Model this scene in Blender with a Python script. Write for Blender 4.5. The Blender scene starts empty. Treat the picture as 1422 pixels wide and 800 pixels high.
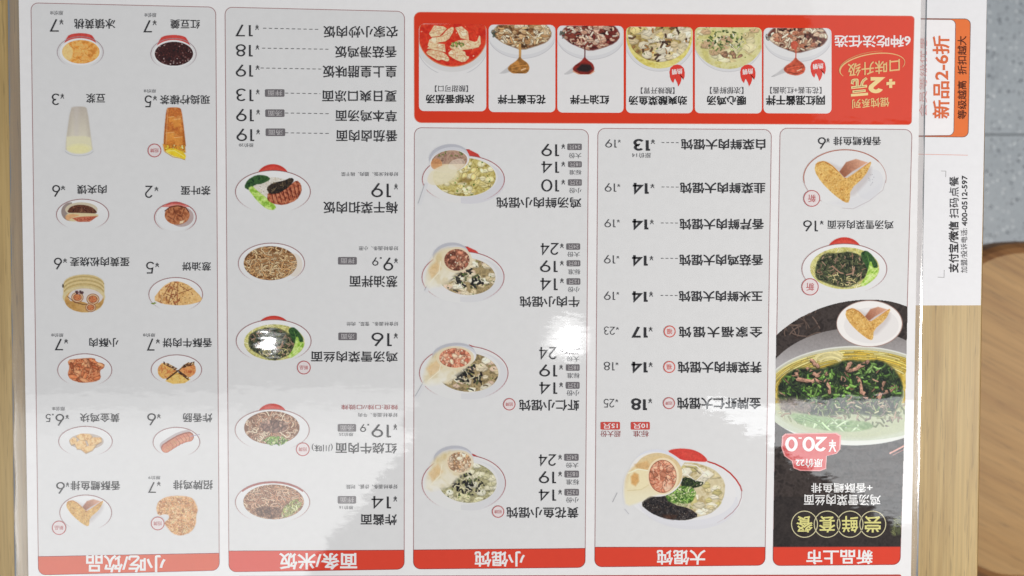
import bpy, math, random, numpy as np
from mathutils import Vector, Matrix
random.seed(7); RNG = np.random.default_rng(7)
SC = bpy.context.scene; COL = SC.collection

# ------------------------------------------------------------------ camera
TABLE_Z = 0.75
MPP = 0.42/1250                      # metres of menu per photograph pixel at the centre
LENS = 26.0; FPX = 1422*LENS/36.0
fwd = Vector((0.0376, -0.0324, -1)).normalized()
TOP = TABLE_Z + 0.0007
CAM = Vector((0, 0, TOP)) - fwd*(FPX*MPP)
roll = math.radians(0.25)
up0 = (Vector((math.sin(roll), math.cos(roll), 0)) - fwd*fwd.dot(Vector((math.sin(roll), math.cos(roll), 0)))).normalized()
right = fwd.cross(up0).normalized()
cd = bpy.data.cameras.new('camera'); cam = bpy.data.objects.new('camera', cd); COL.objects.link(cam)
R = Matrix((right, up0, -fwd)).transposed()
cam.matrix_world = Matrix.Translation(CAM) @ R.to_4x4()
cd.lens = LENS; cd.sensor_width = 36; cd.clip_start = 0.01; cd.clip_end = 60
cd.dof.use_dof = True; cd.dof.focus_distance = FPX*MPP; cd.dof.aperture_fstop = 9
SC.camera = cam
nR, nU, nF, nC = (np.array(v) for v in (right, up0, fwd, CAM))

def P(px, py, z=TOP):
    """point of the horizontal plane z that the photograph shows at (px, py); z in metres"""
    px = np.asarray(px, float); py = np.asarray(py, float)
    d = nF[None] + ((px-711)/FPX).reshape(-1, 1)*nR[None] - ((py-400)/FPX).reshape(-1, 1)*nU[None]
    t = (z-nC[2])/d[:, 2]
    return nC[None] + d*t[:, None]

# ------------------------------------------------------------------ world, lamps, exposure
w = bpy.data.worlds.new('World'); SC.world = w; w.use_nodes = True
w.node_tree.nodes['Background'].inputs[0].default_value = (0.91, 0.98, 1.075, 1)
w.node_tree.nodes['Background'].inputs[1].default_value = 0.224
SC.view_settings.view_transform = 'Standard'; SC.view_settings.look = 'None'
SC.view_settings.exposure = 0; SC.view_settings.gamma = 1
SC.render.engine = 'CYCLES'
SC.cycles.use_denoising = True
SC.cycles.max_bounces = 6; SC.cycles.transparent_max_bounces = 8
SC.cycles.caustics_reflective = False; SC.cycles.caustics_refractive = False
SC.render.filter_size = 1.25

CEIL = TABLE_Z + 1.6
def ceil_pt(px, py):
    q = P(px, py)[0]; d = q-nC
    return q + np.array((d[0], d[1], -d[2]))*((CEIL-q[2])/(-d[2]))
KC = np.linalg.norm(ceil_pt(711, 400)-ceil_pt(712, 400))
def lamp(name, cx, cy, wpx, hpx, radiance, ang=0, shape='RECTANGLE', col=(1, 1, 1), dz=0):
    l = bpy.data.lights.new(name, 'AREA'); l.shape = shape
    l.size = wpx*KC; l.size_y = hpx*KC; l.color = col
    A = l.size*l.size_y*(math.pi/4 if shape in ('DISK', 'ELLIPSE') else 1)
    l.energy = radiance*math.pi*A
    o = bpy.data.objects.new(name, l); COL.objects.link(o)
    p = ceil_pt(cx, cy); o.location = (p[0], p[1], CEIL+dz); o.rotation_euler = (0, 0, -math.radians(ang))
    return o
# added area-light strips that shape the film's glare: the left bank ends in a slanting line, so does the right one
for k in range(18):
    y = 577+k*16; xr = 566-(y-605)*.75 if y > 600 else 548; xl = -380
    lamp('glare_light', (xl+xr)/2, y, xr-xl, 16, (3.0, 3.6, 4.3)[min(k, 2)], 0, col=(1, .995, .985))
lamp('glare_light', 130, 557, 880, 22, 1.6, 0, col=(1, .995, .985))  # weaker strip added to soften the glare's upper edge
for k in range(10):
    y = 564+k*17; xl = 955+(y-556)*1.72
    lamp('glare_light', (xl+1600)/2, y, 1600-xl, 17, 6.0, 0, col=(.97, 1, 1.02))
lamp('glare_light', 1400, 30, 560, 280, .8, 0, col=(1, 1, 1))  # weak panel added for the pale sheen on the banner's right end
sl = bpy.data.lights.new('side_fill', 'AREA'); sl.shape = 'DISK'; sl.size = .3; sl.energy = 10.2; sl.color = (1, .95, .90)  # unseen fill light added to brighten the menu towards the right
so_ = bpy.data.objects.new('side_fill', sl); COL.objects.link(so_); so_.location = (1.05, -.18, TABLE_Z+.62)
so_.rotation_euler = (Vector((0, 0, TABLE_Z))-so_.location).to_track_quat('-Z', 'Y').to_euler()
for x, y, d in ((790, 472, 34), (371, 477, 20)):
    lamp('ceiling_downlight', x, y, d, d, 75, 0, 'DISK')
    lamp('downlight_halo', x, y, d*1.9, d*1.9, 5, 0, 'DISK', dz=.02)  # wider dim disc added to give each downlight's reflection a halo

# ------------------------------------------------------------------ colours and materials
def s2l(c):
    c = np.asarray(c, float)/255.0
    return np.where(c <= 0.04045, c/12.92, ((c+0.055)/1.055)**2.4)
KA = 1.22
def alb(c): return np.clip(s2l(c)*KA - 0.013, 0.004, 0.9)

def nd(t, kind, **kw):
    n = t.nodes.new(kind)
    for k, v in kw.items(): setattr(n, k, v)
    return n
# wavy skin of the laminating film, shared by everything printed beneath it
grp = bpy.data.node_groups.new('laminate_waviness', 'ShaderNodeTree')
grp.interface.new_socket('Normal', in_out='OUTPUT', socket_type='NodeSocketVector')
def _mk():
    t = grp; out = nd(t, 'NodeGroupOutput'); geo = nd(t, 'ShaderNodeNewGeometry')
    acc = None
    for sx, sy, amp, det in ((125, 520, .017, 3.0), (20, 30, .013, 1.0), (420, 900, .005, 1.0)):
        mp = nd(t, 'ShaderNodeMapping'); mp.inputs['Scale'].default_value = (sx, sy, 1)
        t.links.new(geo.outputs['Position'], mp.inputs['Vector'])
        n = nd(t, 'ShaderNodeTexNoise'); n.inputs['Scale'].default_value = 1; n.inputs['Detail'].default_value = det
        t.links.new(mp.outputs[0], n.inputs['Vector'])
        s = nd(t, 'ShaderNodeVectorMath', operation='SUBTRACT'); s.inputs[1].default_value = (.5, .5, .5)
        t.links.new(n.outputs['Color'], s.inputs[0])
        m = nd(t, 'ShaderNodeVectorMath', operation='MULTIPLY'); m.inputs[1].default_value = (amp, amp*1.3, 0)
        t.links.new(s.outputs[0], m.inputs[0])
        if acc is None: acc = m
        else:
            a = nd(t, 'ShaderNodeVectorMath', operation='ADD')
            t.links.new(acc.outputs[0], a.inputs[0]); t.links.new(m.outputs[0], a.inputs[1]); acc = a
    a = nd(t, 'ShaderNodeVectorMath', operation='ADD'); t.links.new(acc.outputs[0], a.inputs[0])
    t.links.new(geo.outputs['Normal'], a.inputs[1])
    n = nd(t, 'ShaderNodeVectorMath', operation='NORMALIZE'); t.links.new(a.outputs[0], n.inputs[0])
    t.links.new(n.outputs[0], out.inputs[0])
_mk()
def base_mat(name, coat=1.0, coat_rough=.028, wavy=True, rough=.7):
    m = bpy.data.materials.new(name); m.use_nodes = True; t = m.node_tree
    b = t.nodes['Principled BSDF']
    b.inputs['Roughness'].default_value = rough; b.inputs['Specular IOR Level'].default_value = .15
    b.inputs['Coat Weight'].default_value = coat; b.inputs['Coat Roughness'].default_value = coat_rough
    b.inputs['Coat IOR'].default_value = 1.5
    if wavy:
        g = nd(t, 'ShaderNodeGroup', node_tree=grp); t.links.new(g.outputs[0], b.inputs['Coat Normal'])
    return m, t, b
_mats = {}
def ink(c, film=True):
    """printed colour, seen through the laminate (film) or on bare card"""
    k = (tuple(c), film)
    if k not in _mats:
        m, t, b = base_mat('print_%d_%d_%d' % tuple(c) + ('' if film else '_card'), 1.0 if film else .25, .03 if film else .25, film)
        a = alb(c)
        # faint unevenness of the printed ink
        geo = nd(t, 'ShaderNodeNewGeometry'); n = nd(t, 'ShaderNodeTexNoise'); n.inputs['Scale'].default_value = 260; n.inputs['Detail'].default_value = 3
        t.links.new(geo.outputs['Position'], n.inputs['Vector'])
        if film:
            sm = nd(t, 'ShaderNodeTexNoise'); sm.inputs['Scale'].default_value = 34; sm.inputs['Detail'].default_value = 6; t.links.new(geo.outputs['Position'], sm.inputs['Vector'])
            rr = nd(t, 'ShaderNodeMapRange'); rr.inputs[1].default_value = .35; rr.inputs[2].default_value = .7; rr.inputs[3].default_value = .018; rr.inputs[4].default_value = .042; t.links.new(sm.outputs['Fac'], rr.inputs[0]); t.links.new(rr.outputs[0], b.inputs['Coat Roughness'])
        mx = nd(t, 'ShaderNodeMix', data_type='RGBA')
        mx.inputs[6].default_value = (*(a*.965), 1); mx.inputs[7].default_value = (*np.clip(a*1.035, 0, .92), 1)
        t.links.new(n.outputs['Fac'], mx.inputs[0]); t.links.new(mx.outputs[2], b.inputs['Base Color'])
        _mats[k] = m
    return _mats[k]
pm, pt, pb = base_mat('printed_picture')
at = nd(pt, 'ShaderNodeAttribute', attribute_name='print'); pt.links.new(at.outputs['Color'], pb.inputs['Base Color'])

PAPER = (222, 220, 219); PANEL = (210, 209, 208); DARK = (52, 51, 53); LINE = (158, 122, 122)
RED = (206, 66, 48); TAGGREY = (108, 104, 106); STAMP = (176, 98, 98)

# ------------------------------------------------------------------ scene graph helpers
def empty(name, loc, label, cat):
    o = bpy.data.objects.new(name, None); COL.objects.link(o); o.location = loc
    o.empty_display_size = .05; o['label'] = label; o['category'] = cat
    return o
def worldloc(o):
    v = Vector(o.location)
    while o.parent: o = o.parent; v += Vector(o.location)
    return v
def obj(name, verts, faces, mats, parent=None, label=None, mi=None, smooth=False):
    """verts in world metres; stored relative to the parent"""
    me = bpy.data.meshes.new(name)
    v = np.asarray(verts, float)
    if parent: v = v - np.array(worldloc(parent))
    me.from_pydata(v.tolist(), [], [tuple(int(i) for i in f) for f in faces])
    for m in (mats if isinstance(mats, (list, tuple)) else [mats]): me.materials.append(m)
    if mi is not None: me.polygons.foreach_set('material_index', np.asarray(mi, np.int32))
    if smooth: me.polygons.foreach_set('use_smooth', np.ones(len(me.polygons), bool))
    me.update()
    o = bpy.data.objects.new(name, me); COL.objects.link(o); o.parent = parent
    if label: o['label'] = label
    return o
LAY = 2.2e-5                                     # height of one layer of print
def up_faces(v2, faces):
    out = []
    v2 = np.asarray(v2)
    for f in faces:                              # photograph's y runs down, so clockwise there faces up here
        p = v2[list(f)]; q = np.roll(p, -1, 0)
        a = (p[:, 0]*q[:, 1]-q[:, 0]*p[:, 1]).sum()
        out.append(tuple(f) if a < 0 else tuple(f)[::-1])
    return out
class Flat:
    """flat printed shapes gathered into one mesh; coordinates measured on the photograph"""
    def __init__(s): s.v = []; s.z = []; s.f = []; s.mi = []; s.m = []
    def add(s, pts, faces, m, lay):
        if m not in s.m: s.m.append(m)
        k = len(s.v); s.v += [tuple(p) for p in pts]; s.z += [lay]*len(pts)
        for f in up_faces(pts, faces): s.f.append(tuple(i+k for i in f)); s.mi.append(s.m.index(m))
    def build(s, name, parent, label=None, top=TOP):
        v = np.array(s.v, float); z = top+np.array(s.z)*LAY
        return obj(name, Pz(v[:, 0], v[:, 1], z), s.f, s.m, parent, label, s.mi)
def Pz(px, py, z):
    d = nF[None] + ((px-711)/FPX)[:, None]*nR[None] - ((py-400)/FPX)[:, None]*nU[None]
    return nC[None] + d*((z-nC[2])/d[:, 2])[:, None]

def rquad(q, rad):
    """quad with rounded corners; rad one number or four"""
    q = [np.array(p, float) for p in q]; rad = [rad]*4 if np.isscalar(rad) else rad
    out = []
    for i in range(4):
        p, a, b = q[i], q[i-1], q[(i+1) % 4]; r = rad[i]
        if r <= 0: out.append(p); continue
        p0 = p+(a-p)/np.linalg.norm(a-p)*r; p1 = p+(b-p)/np.linalg.norm(b-p)*r
        cc = p0+p1-p
        for k in range(7):
            t = k/6*math.pi/2
            out.append(cc + (p-p1)*math.cos(t) + (p-p0)*math.sin(t) if False else cc+(p0-cc)*math.cos(t)+(p1-cc)*math.sin(t))
    return np.array(out)
def strip(pts, wd, closed=False):
    pts = np.asarray(pts, float); n = len(pts)
    wd = np.broadcast_to(np.asarray(wd, float), (n,))
    L, Rr = [], []
    for i in range(n):
        if closed: a, b = pts[i-1], pts[(i+1) % n]
        else: a, b = pts[max(i-1, 0)], pts[min(i+1, n-1)]
        d0 = pts[i]-a; d1 = b-pts[i]
        if np.linalg.norm(d0) < 1e-9: d0 = d1
        if np.linalg.norm(d1) < 1e-9: d1 = d0
        d0 = d0/np.linalg.norm(d0); d1 = d1/np.linalg.norm(d1)
        t = d0+d1; t = t/max(np.linalg.norm(t), 1e-6); nn = np.array((-t[1], t[0]))
        k = min(1/max(nn.dot(np.array((-d1[1], d1[0]))), .35), 2.2)
        L.append(pts[i]+nn*wd[i]/2*k); Rr.append(pts[i]-nn*wd[i]/2*k)
    v = L+Rr; f = []
    for i in range(n if closed else n-1):
        j = (i+1) % n; f.append((i, j, n+j, n+i))
    return np.array(v), f
def ell_pts(cx, cy, rx, ry, n=40, a0=0, a1=360, rot=0):
    closed = abs(a1-a0) >= 360
    t = np.radians(np.linspace(a0, a1, n+1)); t = t[:-1] if closed else t
    x = rx*np.cos(t); y = ry*np.sin(t); r = math.radians(rot)
    return np.stack([cx+x*math.cos(r)-y*math.sin(r), cy+x*math.sin(r)+y*math.cos(r)], 1)

# ------------------------------------------------------------------ lettering
_glyph = {}
def cjk(s, bold, space=1.0):
    """filled characters from the built-in font, made heavier by a band along every contour"""
    k = (s, bold, space)
    if k not in _glyph:
        c = bpy.data.curves.new('lettering', 'FONT'); c.body = s; c.resolution_u = 3; c.space_character = space
        o = bpy.data.objects.new('lettering', c); COL.objects.link(o)
        me = bpy.data.meshes.new_from_object(o.evaluated_get(bpy.context.evaluated_depsgraph_get()))
        v = np.zeros(len(me.vertices)*3); me.vertices.foreach_get('co', v); v = v.reshape(-1, 3)[:, :2]
        f = [tuple(p.vertices) for p in me.polygons]
        bpy.data.objects.remove(o); bpy.data.curves.remove(c); bpy.data.meshes.remove(me)
        z = [0.0]*len(v)
        if bold > 0:
            key = {}; rep = []
            for i, p in enumerate(v): rep.append(key.setdefault((round(p[0], 4), round(p[1], 4)), i))
            cnt = {}
            for g in f:
                for i in range(len(g)):
                    e = (rep[g[i-1]], rep[g[i]])
                    if e[0] != e[1]: cnt[e] = cnt.get(e, 0)+1
            nxt = {}
            for e in cnt:
                if (e[1], e[0]) not in cnt: nxt.setdefault(e[0], []).append(e[1])
            vl = v.tolist(); q = 0
            while nxt:
                st = next(iter(nxt)); loop = [st]; cur = st
                while cur in nxt:
                    n = nxt[cur].pop()
                    if not nxt[cur]: del nxt[cur]
                    if n == st: break
                    loop.append(n); cur = n
                pts = [v[loop[0]]]
                for i in loop[1:]:
                    if np.hypot(*(v[i]-pts[-1])) > .004: pts.append(v[i])
                if len(pts) > 3 and np.hypot(*(pts[0]-pts[-1])) < .004: pts.pop()
                if len(pts) < 3: continue
                a, b = strip(np.array(pts), bold*2, True); m = len(vl); q += 1
                vl += a.tolist(); z += [.08+.03*(q % 8)]*len(a); f += [tuple(i+m for i in g) for g in b]
            v = np.array(vl)
        v = (v-v.min(0))/np.maximum(v.max(0)-v.min(0), 1e-6)
        _glyph[k] = (v, f, np.array(z))
    return _glyph[k]
def arc(cx, cy, r, a0, a1, n=16, ry=None):
    return [(cx+r*math.cos(math.radians(a0+(a1-a0)*i/n)), cy+(ry or r)*math.sin(math.radians(a0+(a1-a0)*i/n))) for i in range(n+1)]
def circ(cx, cy, r, ry=None, n=28): return arc(cx, cy, r, 0, 360-360/n, n-1, ry)
DIG = {   # centre lines of the menu's round numerals: (advance, strokes), a stroke ends with True when closed
 '0': (.66, [(circ(.33, .5, .29, .46), True)]),
 '1': (.42, [([(.08, .95), (.26, .95), (.26, .04)], False)]),
 '2': (.62, [(arc(.31, .70, .25, 165, -30, 14)+[(.07, .045), (.58, .045)], False)]),
 '3': (.60, [(arc(.28, .72, .23, 150, -78, 14)+arc(.28, .27, .26, 76, -150, 16), False)]),
 '4': (.68, [([(.50, .0), (.50, .94), (.06, .27), (.66, .27)], False)]),
 '5': (.60, [([(.54, .95), (.16, .95), (.11, .54)]+arc(.27, .32, .28, 100, -150, 18), False)]),
 '6': (.62, [(circ(.31, .31, .26), True), ([(.085, .40), (.42, .99)], False)]),
 '7': (.58, [([(.04, .95), (.54, .95), (.18, .0)], False)]),
 '8': (.60, [(circ(.30, .73, .215), True), (circ(.30, .27, .255, .235), True)]),
 '9': (.62, [(circ(.31, .69, .26), True), ([(.535, .60), (.20, .01)], False)]),
 '.': (.22, [([(.11, -.01), (.11, .09)], False)]),
}
def numerals(s, sw):
    v, f, z = [], [], []; x = 0
    for ch in s:
        adv, st = DIG[ch]
        for i, (pts, cl) in enumerate(st):
            a, b = strip(np.array(pts)+(x, 0), sw, cl); k = len(v)
            v += a.tolist(); z += [i*.3]*len(a); f += [tuple(q+k for q in g) for g in b]
        x += adv+.10
    v = np.array(v); v = (v-v.min(0))/(v.max(0)-v.min(0))
    return v, f, np.array(z)
def place(v, box, turn=180, shear=0):
    x0, y0, x1, y1 = box
    if turn == 180:                              # the menu lies upside down in the photograph
        px = x1-v[:, 0]*(x1-x0); py = y0+v[:, 1]*(y1-y0)+shear*(px_mid(v[:, 0])*(x1-x0))
        return np.stack([px, py], 1)
    if turn == 90:                               # reads from bottom to top
        return np.stack([x1-v[:, 1]*(x1-x0), y1-v[:, 0]*(y1-y0)], 1)
def px_mid(u): return u-.5
def text(fl, s, box, m, lay, bold=.008, space=1.0, turn=180, shear=0):
    v, f, z = cjk(s, bold, space); k = len(fl.v); fl.add(place(v, box, turn, shear), f, m, lay)
    for i in np.nonzero(z)[0]: fl.z[k+i] += z[i]
def number(fl, s, box, m, lay, sw=.105):
    v, f, z = numerals(s, sw); p = place(v, box)
    k = len(fl.v); fl.add(p, f, m, lay)
    for i, q in enumerate(z): fl.z[k+i] += q

# ------------------------------------------------------------------ painter of the printed dish pictures
S = 1.9
class Pic:
    def __init__(s, x0, y0, x1, y1, bg=PANEL, sc=S):
        s.b = (x0, y0, x1, y1); s.s = sc
        nx = int((x1-x0)*sc)+1; ny = int((y1-y0)*sc)+1
        s.xs = np.linspace(x0, x1, nx); s.ys = np.linspace(y0, y1, ny)
        s.X, s.Y = np.meshgrid(s.xs, s.ys); s.rgb = np.zeros((ny, nx, 3))+np.array(bg, float); s.a = np.zeros((ny, nx))
        s.aa = 1.0/sc
    def cov(s, d): return np.clip(.5-d/s.aa, 0, 1)       # signed distance (photo px) -> coverage
    def ell(s, cx, cy, rx, ry, rot=0):
        r = math.radians(rot); dx = s.X-cx; dy = s.Y-cy
        u = (dx*math.cos(r)+dy*math.sin(r))/rx; v = (-dx*math.sin(r)+dy*math.cos(r))/ry
        q = np.hypot(u, v); g = np.hypot(u/rx, v/ry)/np.maximum(q, 1e-6)
        return s.cov((q-1)/np.maximum(g, 1e-6))
    def poly(s, pts, soft=0, hard=False):
        pts = np.asarray(pts, float)
        if 7 <= len(pts) <= 26 and not hard:          # food has no straight corners
            for _ in range(1):
                q = np.roll(pts, -1, 0); pts = np.stack([pts*.78+q*.22, pts*.22+q*.78], 1).reshape(-1, 2)
        ins = np.zeros(s.X.shape, bool); dm = np.full(s.X.shape, 1e9)
        for i in range(len(pts)):
            (x0, y0), (x1, y1) = pts[i-1], pts[i]
            c = ((y0 > s.Y) != (y1 > s.Y)) & (s.X < (x1-x0)*(s.Y-y0)/((y1-y0) or 1e-9)+x0); ins ^= c
            dx, dy = x1-x0, y1-y0; t = np.clip(((s.X-x0)*dx+(s.Y-y0)*dy)/max(dx*dx+dy*dy, 1e-9), 0, 1)
            dm = np.minimum(dm, np.hypot(s.X-x0-t*dx, s.Y-y0-t*dy))
        d = np.where(ins, -dm, dm)
        return np.clip(.5-d/(s.aa+soft), 0, 1)
    def put(s, m, c, al=1.0, solid=True):
        m = m*al; c = np.asarray(c, float)
        s.rgb = s.rgb*(1-m[..., None])+c*m[..., None]
        if solid: s.a = np.maximum(s.a, m)
    def stroke(s, pts, wd, c, clip=None, al=1.0, solid=True):
        pts = np.asarray(pts, float); pad = wd+2
        i0 = np.searchsorted(s.xs, pts[:, 0].min()-pad); i1 = np.searchsorted(s.xs, pts[:, 0].max()+pad)
        j0 = np.searchsorted(s.ys, pts[:, 1].min()-pad); j1 = np.searchsorted(s.ys, pts[:, 1].max()+pad)
        if i1 <= i0 or j1 <= j0: return
        X = s.X[j0:j1, i0:i1]; Y = s.Y[j0:j1, i0:i1]; dm = np.full(X.shape, 1e9)
        for k in range(len(pts)-1):
            (x0, y0), (x1, y1) = pts[k], pts[k+1]; dx, dy = x1-x0, y1-y0
            t = np.clip(((X-x0)*dx+(Y-y0)*dy)/max(dx*dx+dy*dy, 1e-9), 0, 1)
            dm = np.minimum(dm, np.hypot(X-x0-t*dx, Y-y0-t*dy))
        m = np.clip(.5-(dm-wd/2)/s.aa, 0, 1)*al
        if clip is not None: m = m*clip[j0:j1, i0:i1]
        s.rgb[j0:j1, i0:i1] = s.rgb[j0:j1, i0:i1]*(1-m[..., None])+np.asarray(c, float)*m[..., None]
        if solid: s.a[j0:j1, i0:i1] = np.maximum(s.a[j0:j1, i0:i1], m)
    def blob(s, cx, cy, rx, ry, rot, c, clip=None, al=1.0):
        pad = max(rx, ry)+2
        i0 = np.searchsorted(s.xs, cx-pad); i1 = np.searchsorted(s.xs, cx+pad); j0 = np.searchsorted(s.ys, cy-pad); j1 = np.searchsorted(s.ys, cy+pad)
        if i1 <= i0 or j1 <= j0: return
        X = s.X[j0:j1, i0:i1]-cx; Y = s.Y[j0:j1, i0:i1]-cy; r = math.radians(rot)
        u = (X*math.cos(r)+Y*math.sin(r))/rx; v = (-X*math.sin(r)+Y*math.cos(r))/ry
        m = np.clip(.5-(np.hypot(u, v)-1)*min(rx, ry)/s.aa, 0, 1)*al
        if clip is not None: m = m*clip[j0:j1, i0:i1]
        s.rgb[j0:j1, i0:i1] = s.rgb[j0:j1, i0:i1]*(1-m[..., None])+np.asarray(c, float)*m[..., None]
        s.a[j0:j1, i0:i1] = np.maximum(s.a[j0:j1, i0:i1], m)
    def noise(s, cell):
        a = RNG.random()*3; w_, h_ = s.b[2]-s.b[0], s.b[3]-s.b[1]; dg = math.hypot(w_, h_)
        cx, cy = (s.b[0]+s.b[2])/2, (s.b[1]+s.b[3])/2; n = int(dg/cell)+4; g = RNG.random((n, n))
        fx = ((s.X-cx)*math.cos(a)+(s.Y-cy)*math.sin(a)+dg/2)/cell; fy = (-(s.X-cx)*math.sin(a)+(s.Y-cy)*math.cos(a)+dg/2)/cell
        fx = fx+.35*np.sin(fy*1.7+a); fy = fy+.35*np.sin(fx*1.3+a*2); fx = np.clip(fx, 0, n-1.01); fy = np.clip(fy, 0, n-1.01)
        ix = fx.astype(int); iy = fy.astype(int); fx = fx-ix; fy = fy-iy; ix1 = np.minimum(ix+1, n-1); iy1 = np.minimum(iy+1, n-1)
        fx = fx*fx*(3-2*fx); fy = fy*fy*(3-2*fy)
        return (g[iy, ix]*(1-fx)+g[iy, ix1]*fx)*(1-fy)+(g[iy1, ix]*(1-fx)+g[iy1, ix1]*fx)*fy
    def mottle(s, m, cols, cell=3.0, al=1.0):
        """blend of several colours by two octaves of noise inside mask m"""
        n = np.clip((s.noise(cell)*.6+s.noise(cell*.45)*.4-.5)*2.0+.5, 0, .999)*(len(cols)-1); i = n.astype(int); f = (n-i)[..., None]
        C = np.array(cols, float); s.put(m, C[i]*(1-f)+C[i+1]*f, al)
    def inside(s, m, n):
        jj, ii = np.where(m > .6)
        if len(jj) == 0: return []
        k = RNG.integers(0, len(jj), n); return list(zip(s.xs[ii[k]], s.ys[jj[k]]))
    def noodles(s, m, n, cols, wd=1.7, length=16, dark=.5, curl=.5):
        for (x, y) in s.inside(m, n):
            a = RNG.random()*6.28; k = RNG.normal()*curl*.5; pts = [(x, y)]; st = length/7
            for i in range(7):
                a += k+RNG.normal()*curl*.35; x += math.cos(a)*st; y += math.sin(a)*st*.8; pts.append((x, y))
            c = np.array(cols[RNG.integers(len(cols))], float)*(.86+.22*RNG.random())
            s.stroke(pts, wd*1.45, c*dark, m, .75); s.stroke(pts, wd, c, m)
            q = np.array(pts)-(0, wd*.18); s.stroke(q, wd*.35, np.minimum(c*1.18+12, 250), m, .7)
    def chunks(s, m, n, cols, size=3.0, asp=.55, dark=.5, hi=.6):
        for (x, y) in s.inside(m, n):
            r = size*(.6+.8*RNG.random()); rot = RNG.random()*180; c = np.array(cols[RNG.integers(len(cols))], float)*(.82+.3*RNG.random())
            s.blob(x, y, r*1.18, r*asp*1.3, rot, c*dark, m, .7); s.blob(x, y, r, r*asp, rot, c, m)
            s.blob(x-r*.15, y-r*.15*asp, r*.5, r*asp*.4, rot, np.minimum(c*1.2+14, 250), m, hi)
    def shreds(s, m, n, cols, wd=1.6, length=8, dark=.5):
        for (x, y) in s.inside(m, n):
            a = RNG.random()*6.28; b = RNG.normal()*.6; l = length*(.5+.8*RNG.random())
            pts = [(x, y), (x+math.cos(a)*l*.5, y+math.sin(a)*l*.5), (x+math.cos(a)*l*.5+math.cos(a+b)*l*.5, y+math.sin(a)*l*.5+math.sin(a+b)*l*.5)]
            c = np.array(cols[RNG.integers(len(cols))], float)*(.8+.35*RNG.random())
            s.stroke(pts, wd*1.5, c*dark, m, .7); s.stroke(pts, wd, c, m); s.stroke(np.array(pts)-(0, wd*.2), wd*.3, np.minimum(c*1.25+15, 250), m, .6)
    def specks(s, m, n, cols, r=.6):
        for (x, y) in s.inside(m, n):
            s.blob(x, y, r*(.6+.9*RNG.random()), r*(.5+.6*RNG.random()), RNG.random()*180, cols[RNG.integers(len(cols))], m)
    def ring(s, cx, cy, rx, ry, wd, c, a0=0, a1=360, fade=True, rot=0):
        """thin printed rim; fades out toward the bottom as on the menu's white plates"""
        p = ell_pts(cx, cy, rx, ry, 60, a0, a1, rot)
        if a1-a0 >= 360: p = np.concatenate([p, p[:1]])
        for i in range(len(p)-1):
            al = 1.0 if not fade else float(np.clip(1.0-((p[i, 1]-cy)/ry-.0)*1.15, .0, 1))
            if al > .02: s.stroke(p[i:i+2], wd, c, None, al)
    def tint(s, m, fac): s.rgb = s.rgb*(1+(np.asarray(fac)-1)*m[..., None]) if np.ndim(fac) else s.rgb*(1+(fac-1)*m)[..., None]
    def build(s, parent, label, lay=3, name='dish_photo', clip=None):
        g = (s.noise(1.15)-.5)*.10+(s.noise(2.6)-.5)*.08; k = np.clip((190-s.rgb.min(2))/90, 0, 1); s.rgb = s.rgb*(1+g*k)[..., None]
        a = s.a if clip is None else s.a*clip
        ny, nx = a.shape; idx = np.arange(ny*nx).reshape(ny, nx)
        on = np.maximum.reduce([a[:-1, :-1], a[1:, :-1], a[:-1, 1:], a[1:, 1:]]) > (.02 if clip is None else .5)
        q = np.stack([idx[:-1, :-1][on], idx[1:, :-1][on], idx[1:, 1:][on], idx[:-1, 1:][on]], 1)
        used, inv = np.unique(q, return_inverse=True); q = inv.reshape(q.shape)
        px = s.X.ravel()[used]; py = s.Y.ravel()[used]
        v = Pz(px, py, np.full(len(px), TOP+lay*LAY))-np.array(worldloc(parent))
        me = bpy.data.meshes.new(name); me.vertices.add(len(v)); me.vertices.foreach_set('co', v.ravel())
        me.loops.add(q.size); me.loops.foreach_set('vertex_index', q.ravel().astype(np.int32))
        me.polygons.add(len(q)); me.polygons.foreach_set('loop_start', np.arange(0, q.size, 4, dtype=np.int32))
        me.update(calc_edges=True); me.materials.append(pm)
        ca = me.color_attributes.new('print', 'FLOAT_COLOR', 'POINT')
        c = np.ones((len(v), 4)); c[:, :3] = alb(np.clip(s.rgb.reshape(-1, 3)[used], 0, 250)); ca.data.foreach_set('color', c.ravel())
        me.validate()
        o = bpy.data.objects.new(name, me); COL.objects.link(o); o.parent = parent; o['label'] = label
        return o
WHITE = (220, 219, 218); RIM = (136, 92, 92)
def plate(p, cx, cy, rx, ry, rim=RIM, base=None, rw=1.0):
    """white dish seen upside down: red foot (base = top y, half width), white inside, thin dark rim"""
    if base:
        ty, hw = base
        p.put(p.ell(cx, cy-ry*.45, hw, cy-ry*.45-ty)*(p.Y < cy), (196, 62, 52))
        p.put(p.ell(cx, cy-ry*.40, hw*.9, cy-ry*.55-ty)*(p.Y < cy), (206, 72, 60), .6)
    m = p.ell(cx, cy, rx, ry); f = np.clip((p.Y-cy)/ry*.5+.5, 0, 1)
    p.put(m, np.array(WHITE)[None, None]*(1-.035*f[..., None])+0, np.clip(1.25-f*1.0, .25, 1))
    p.ring(cx, cy, rx, ry, rw, rim)
    return m

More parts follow.
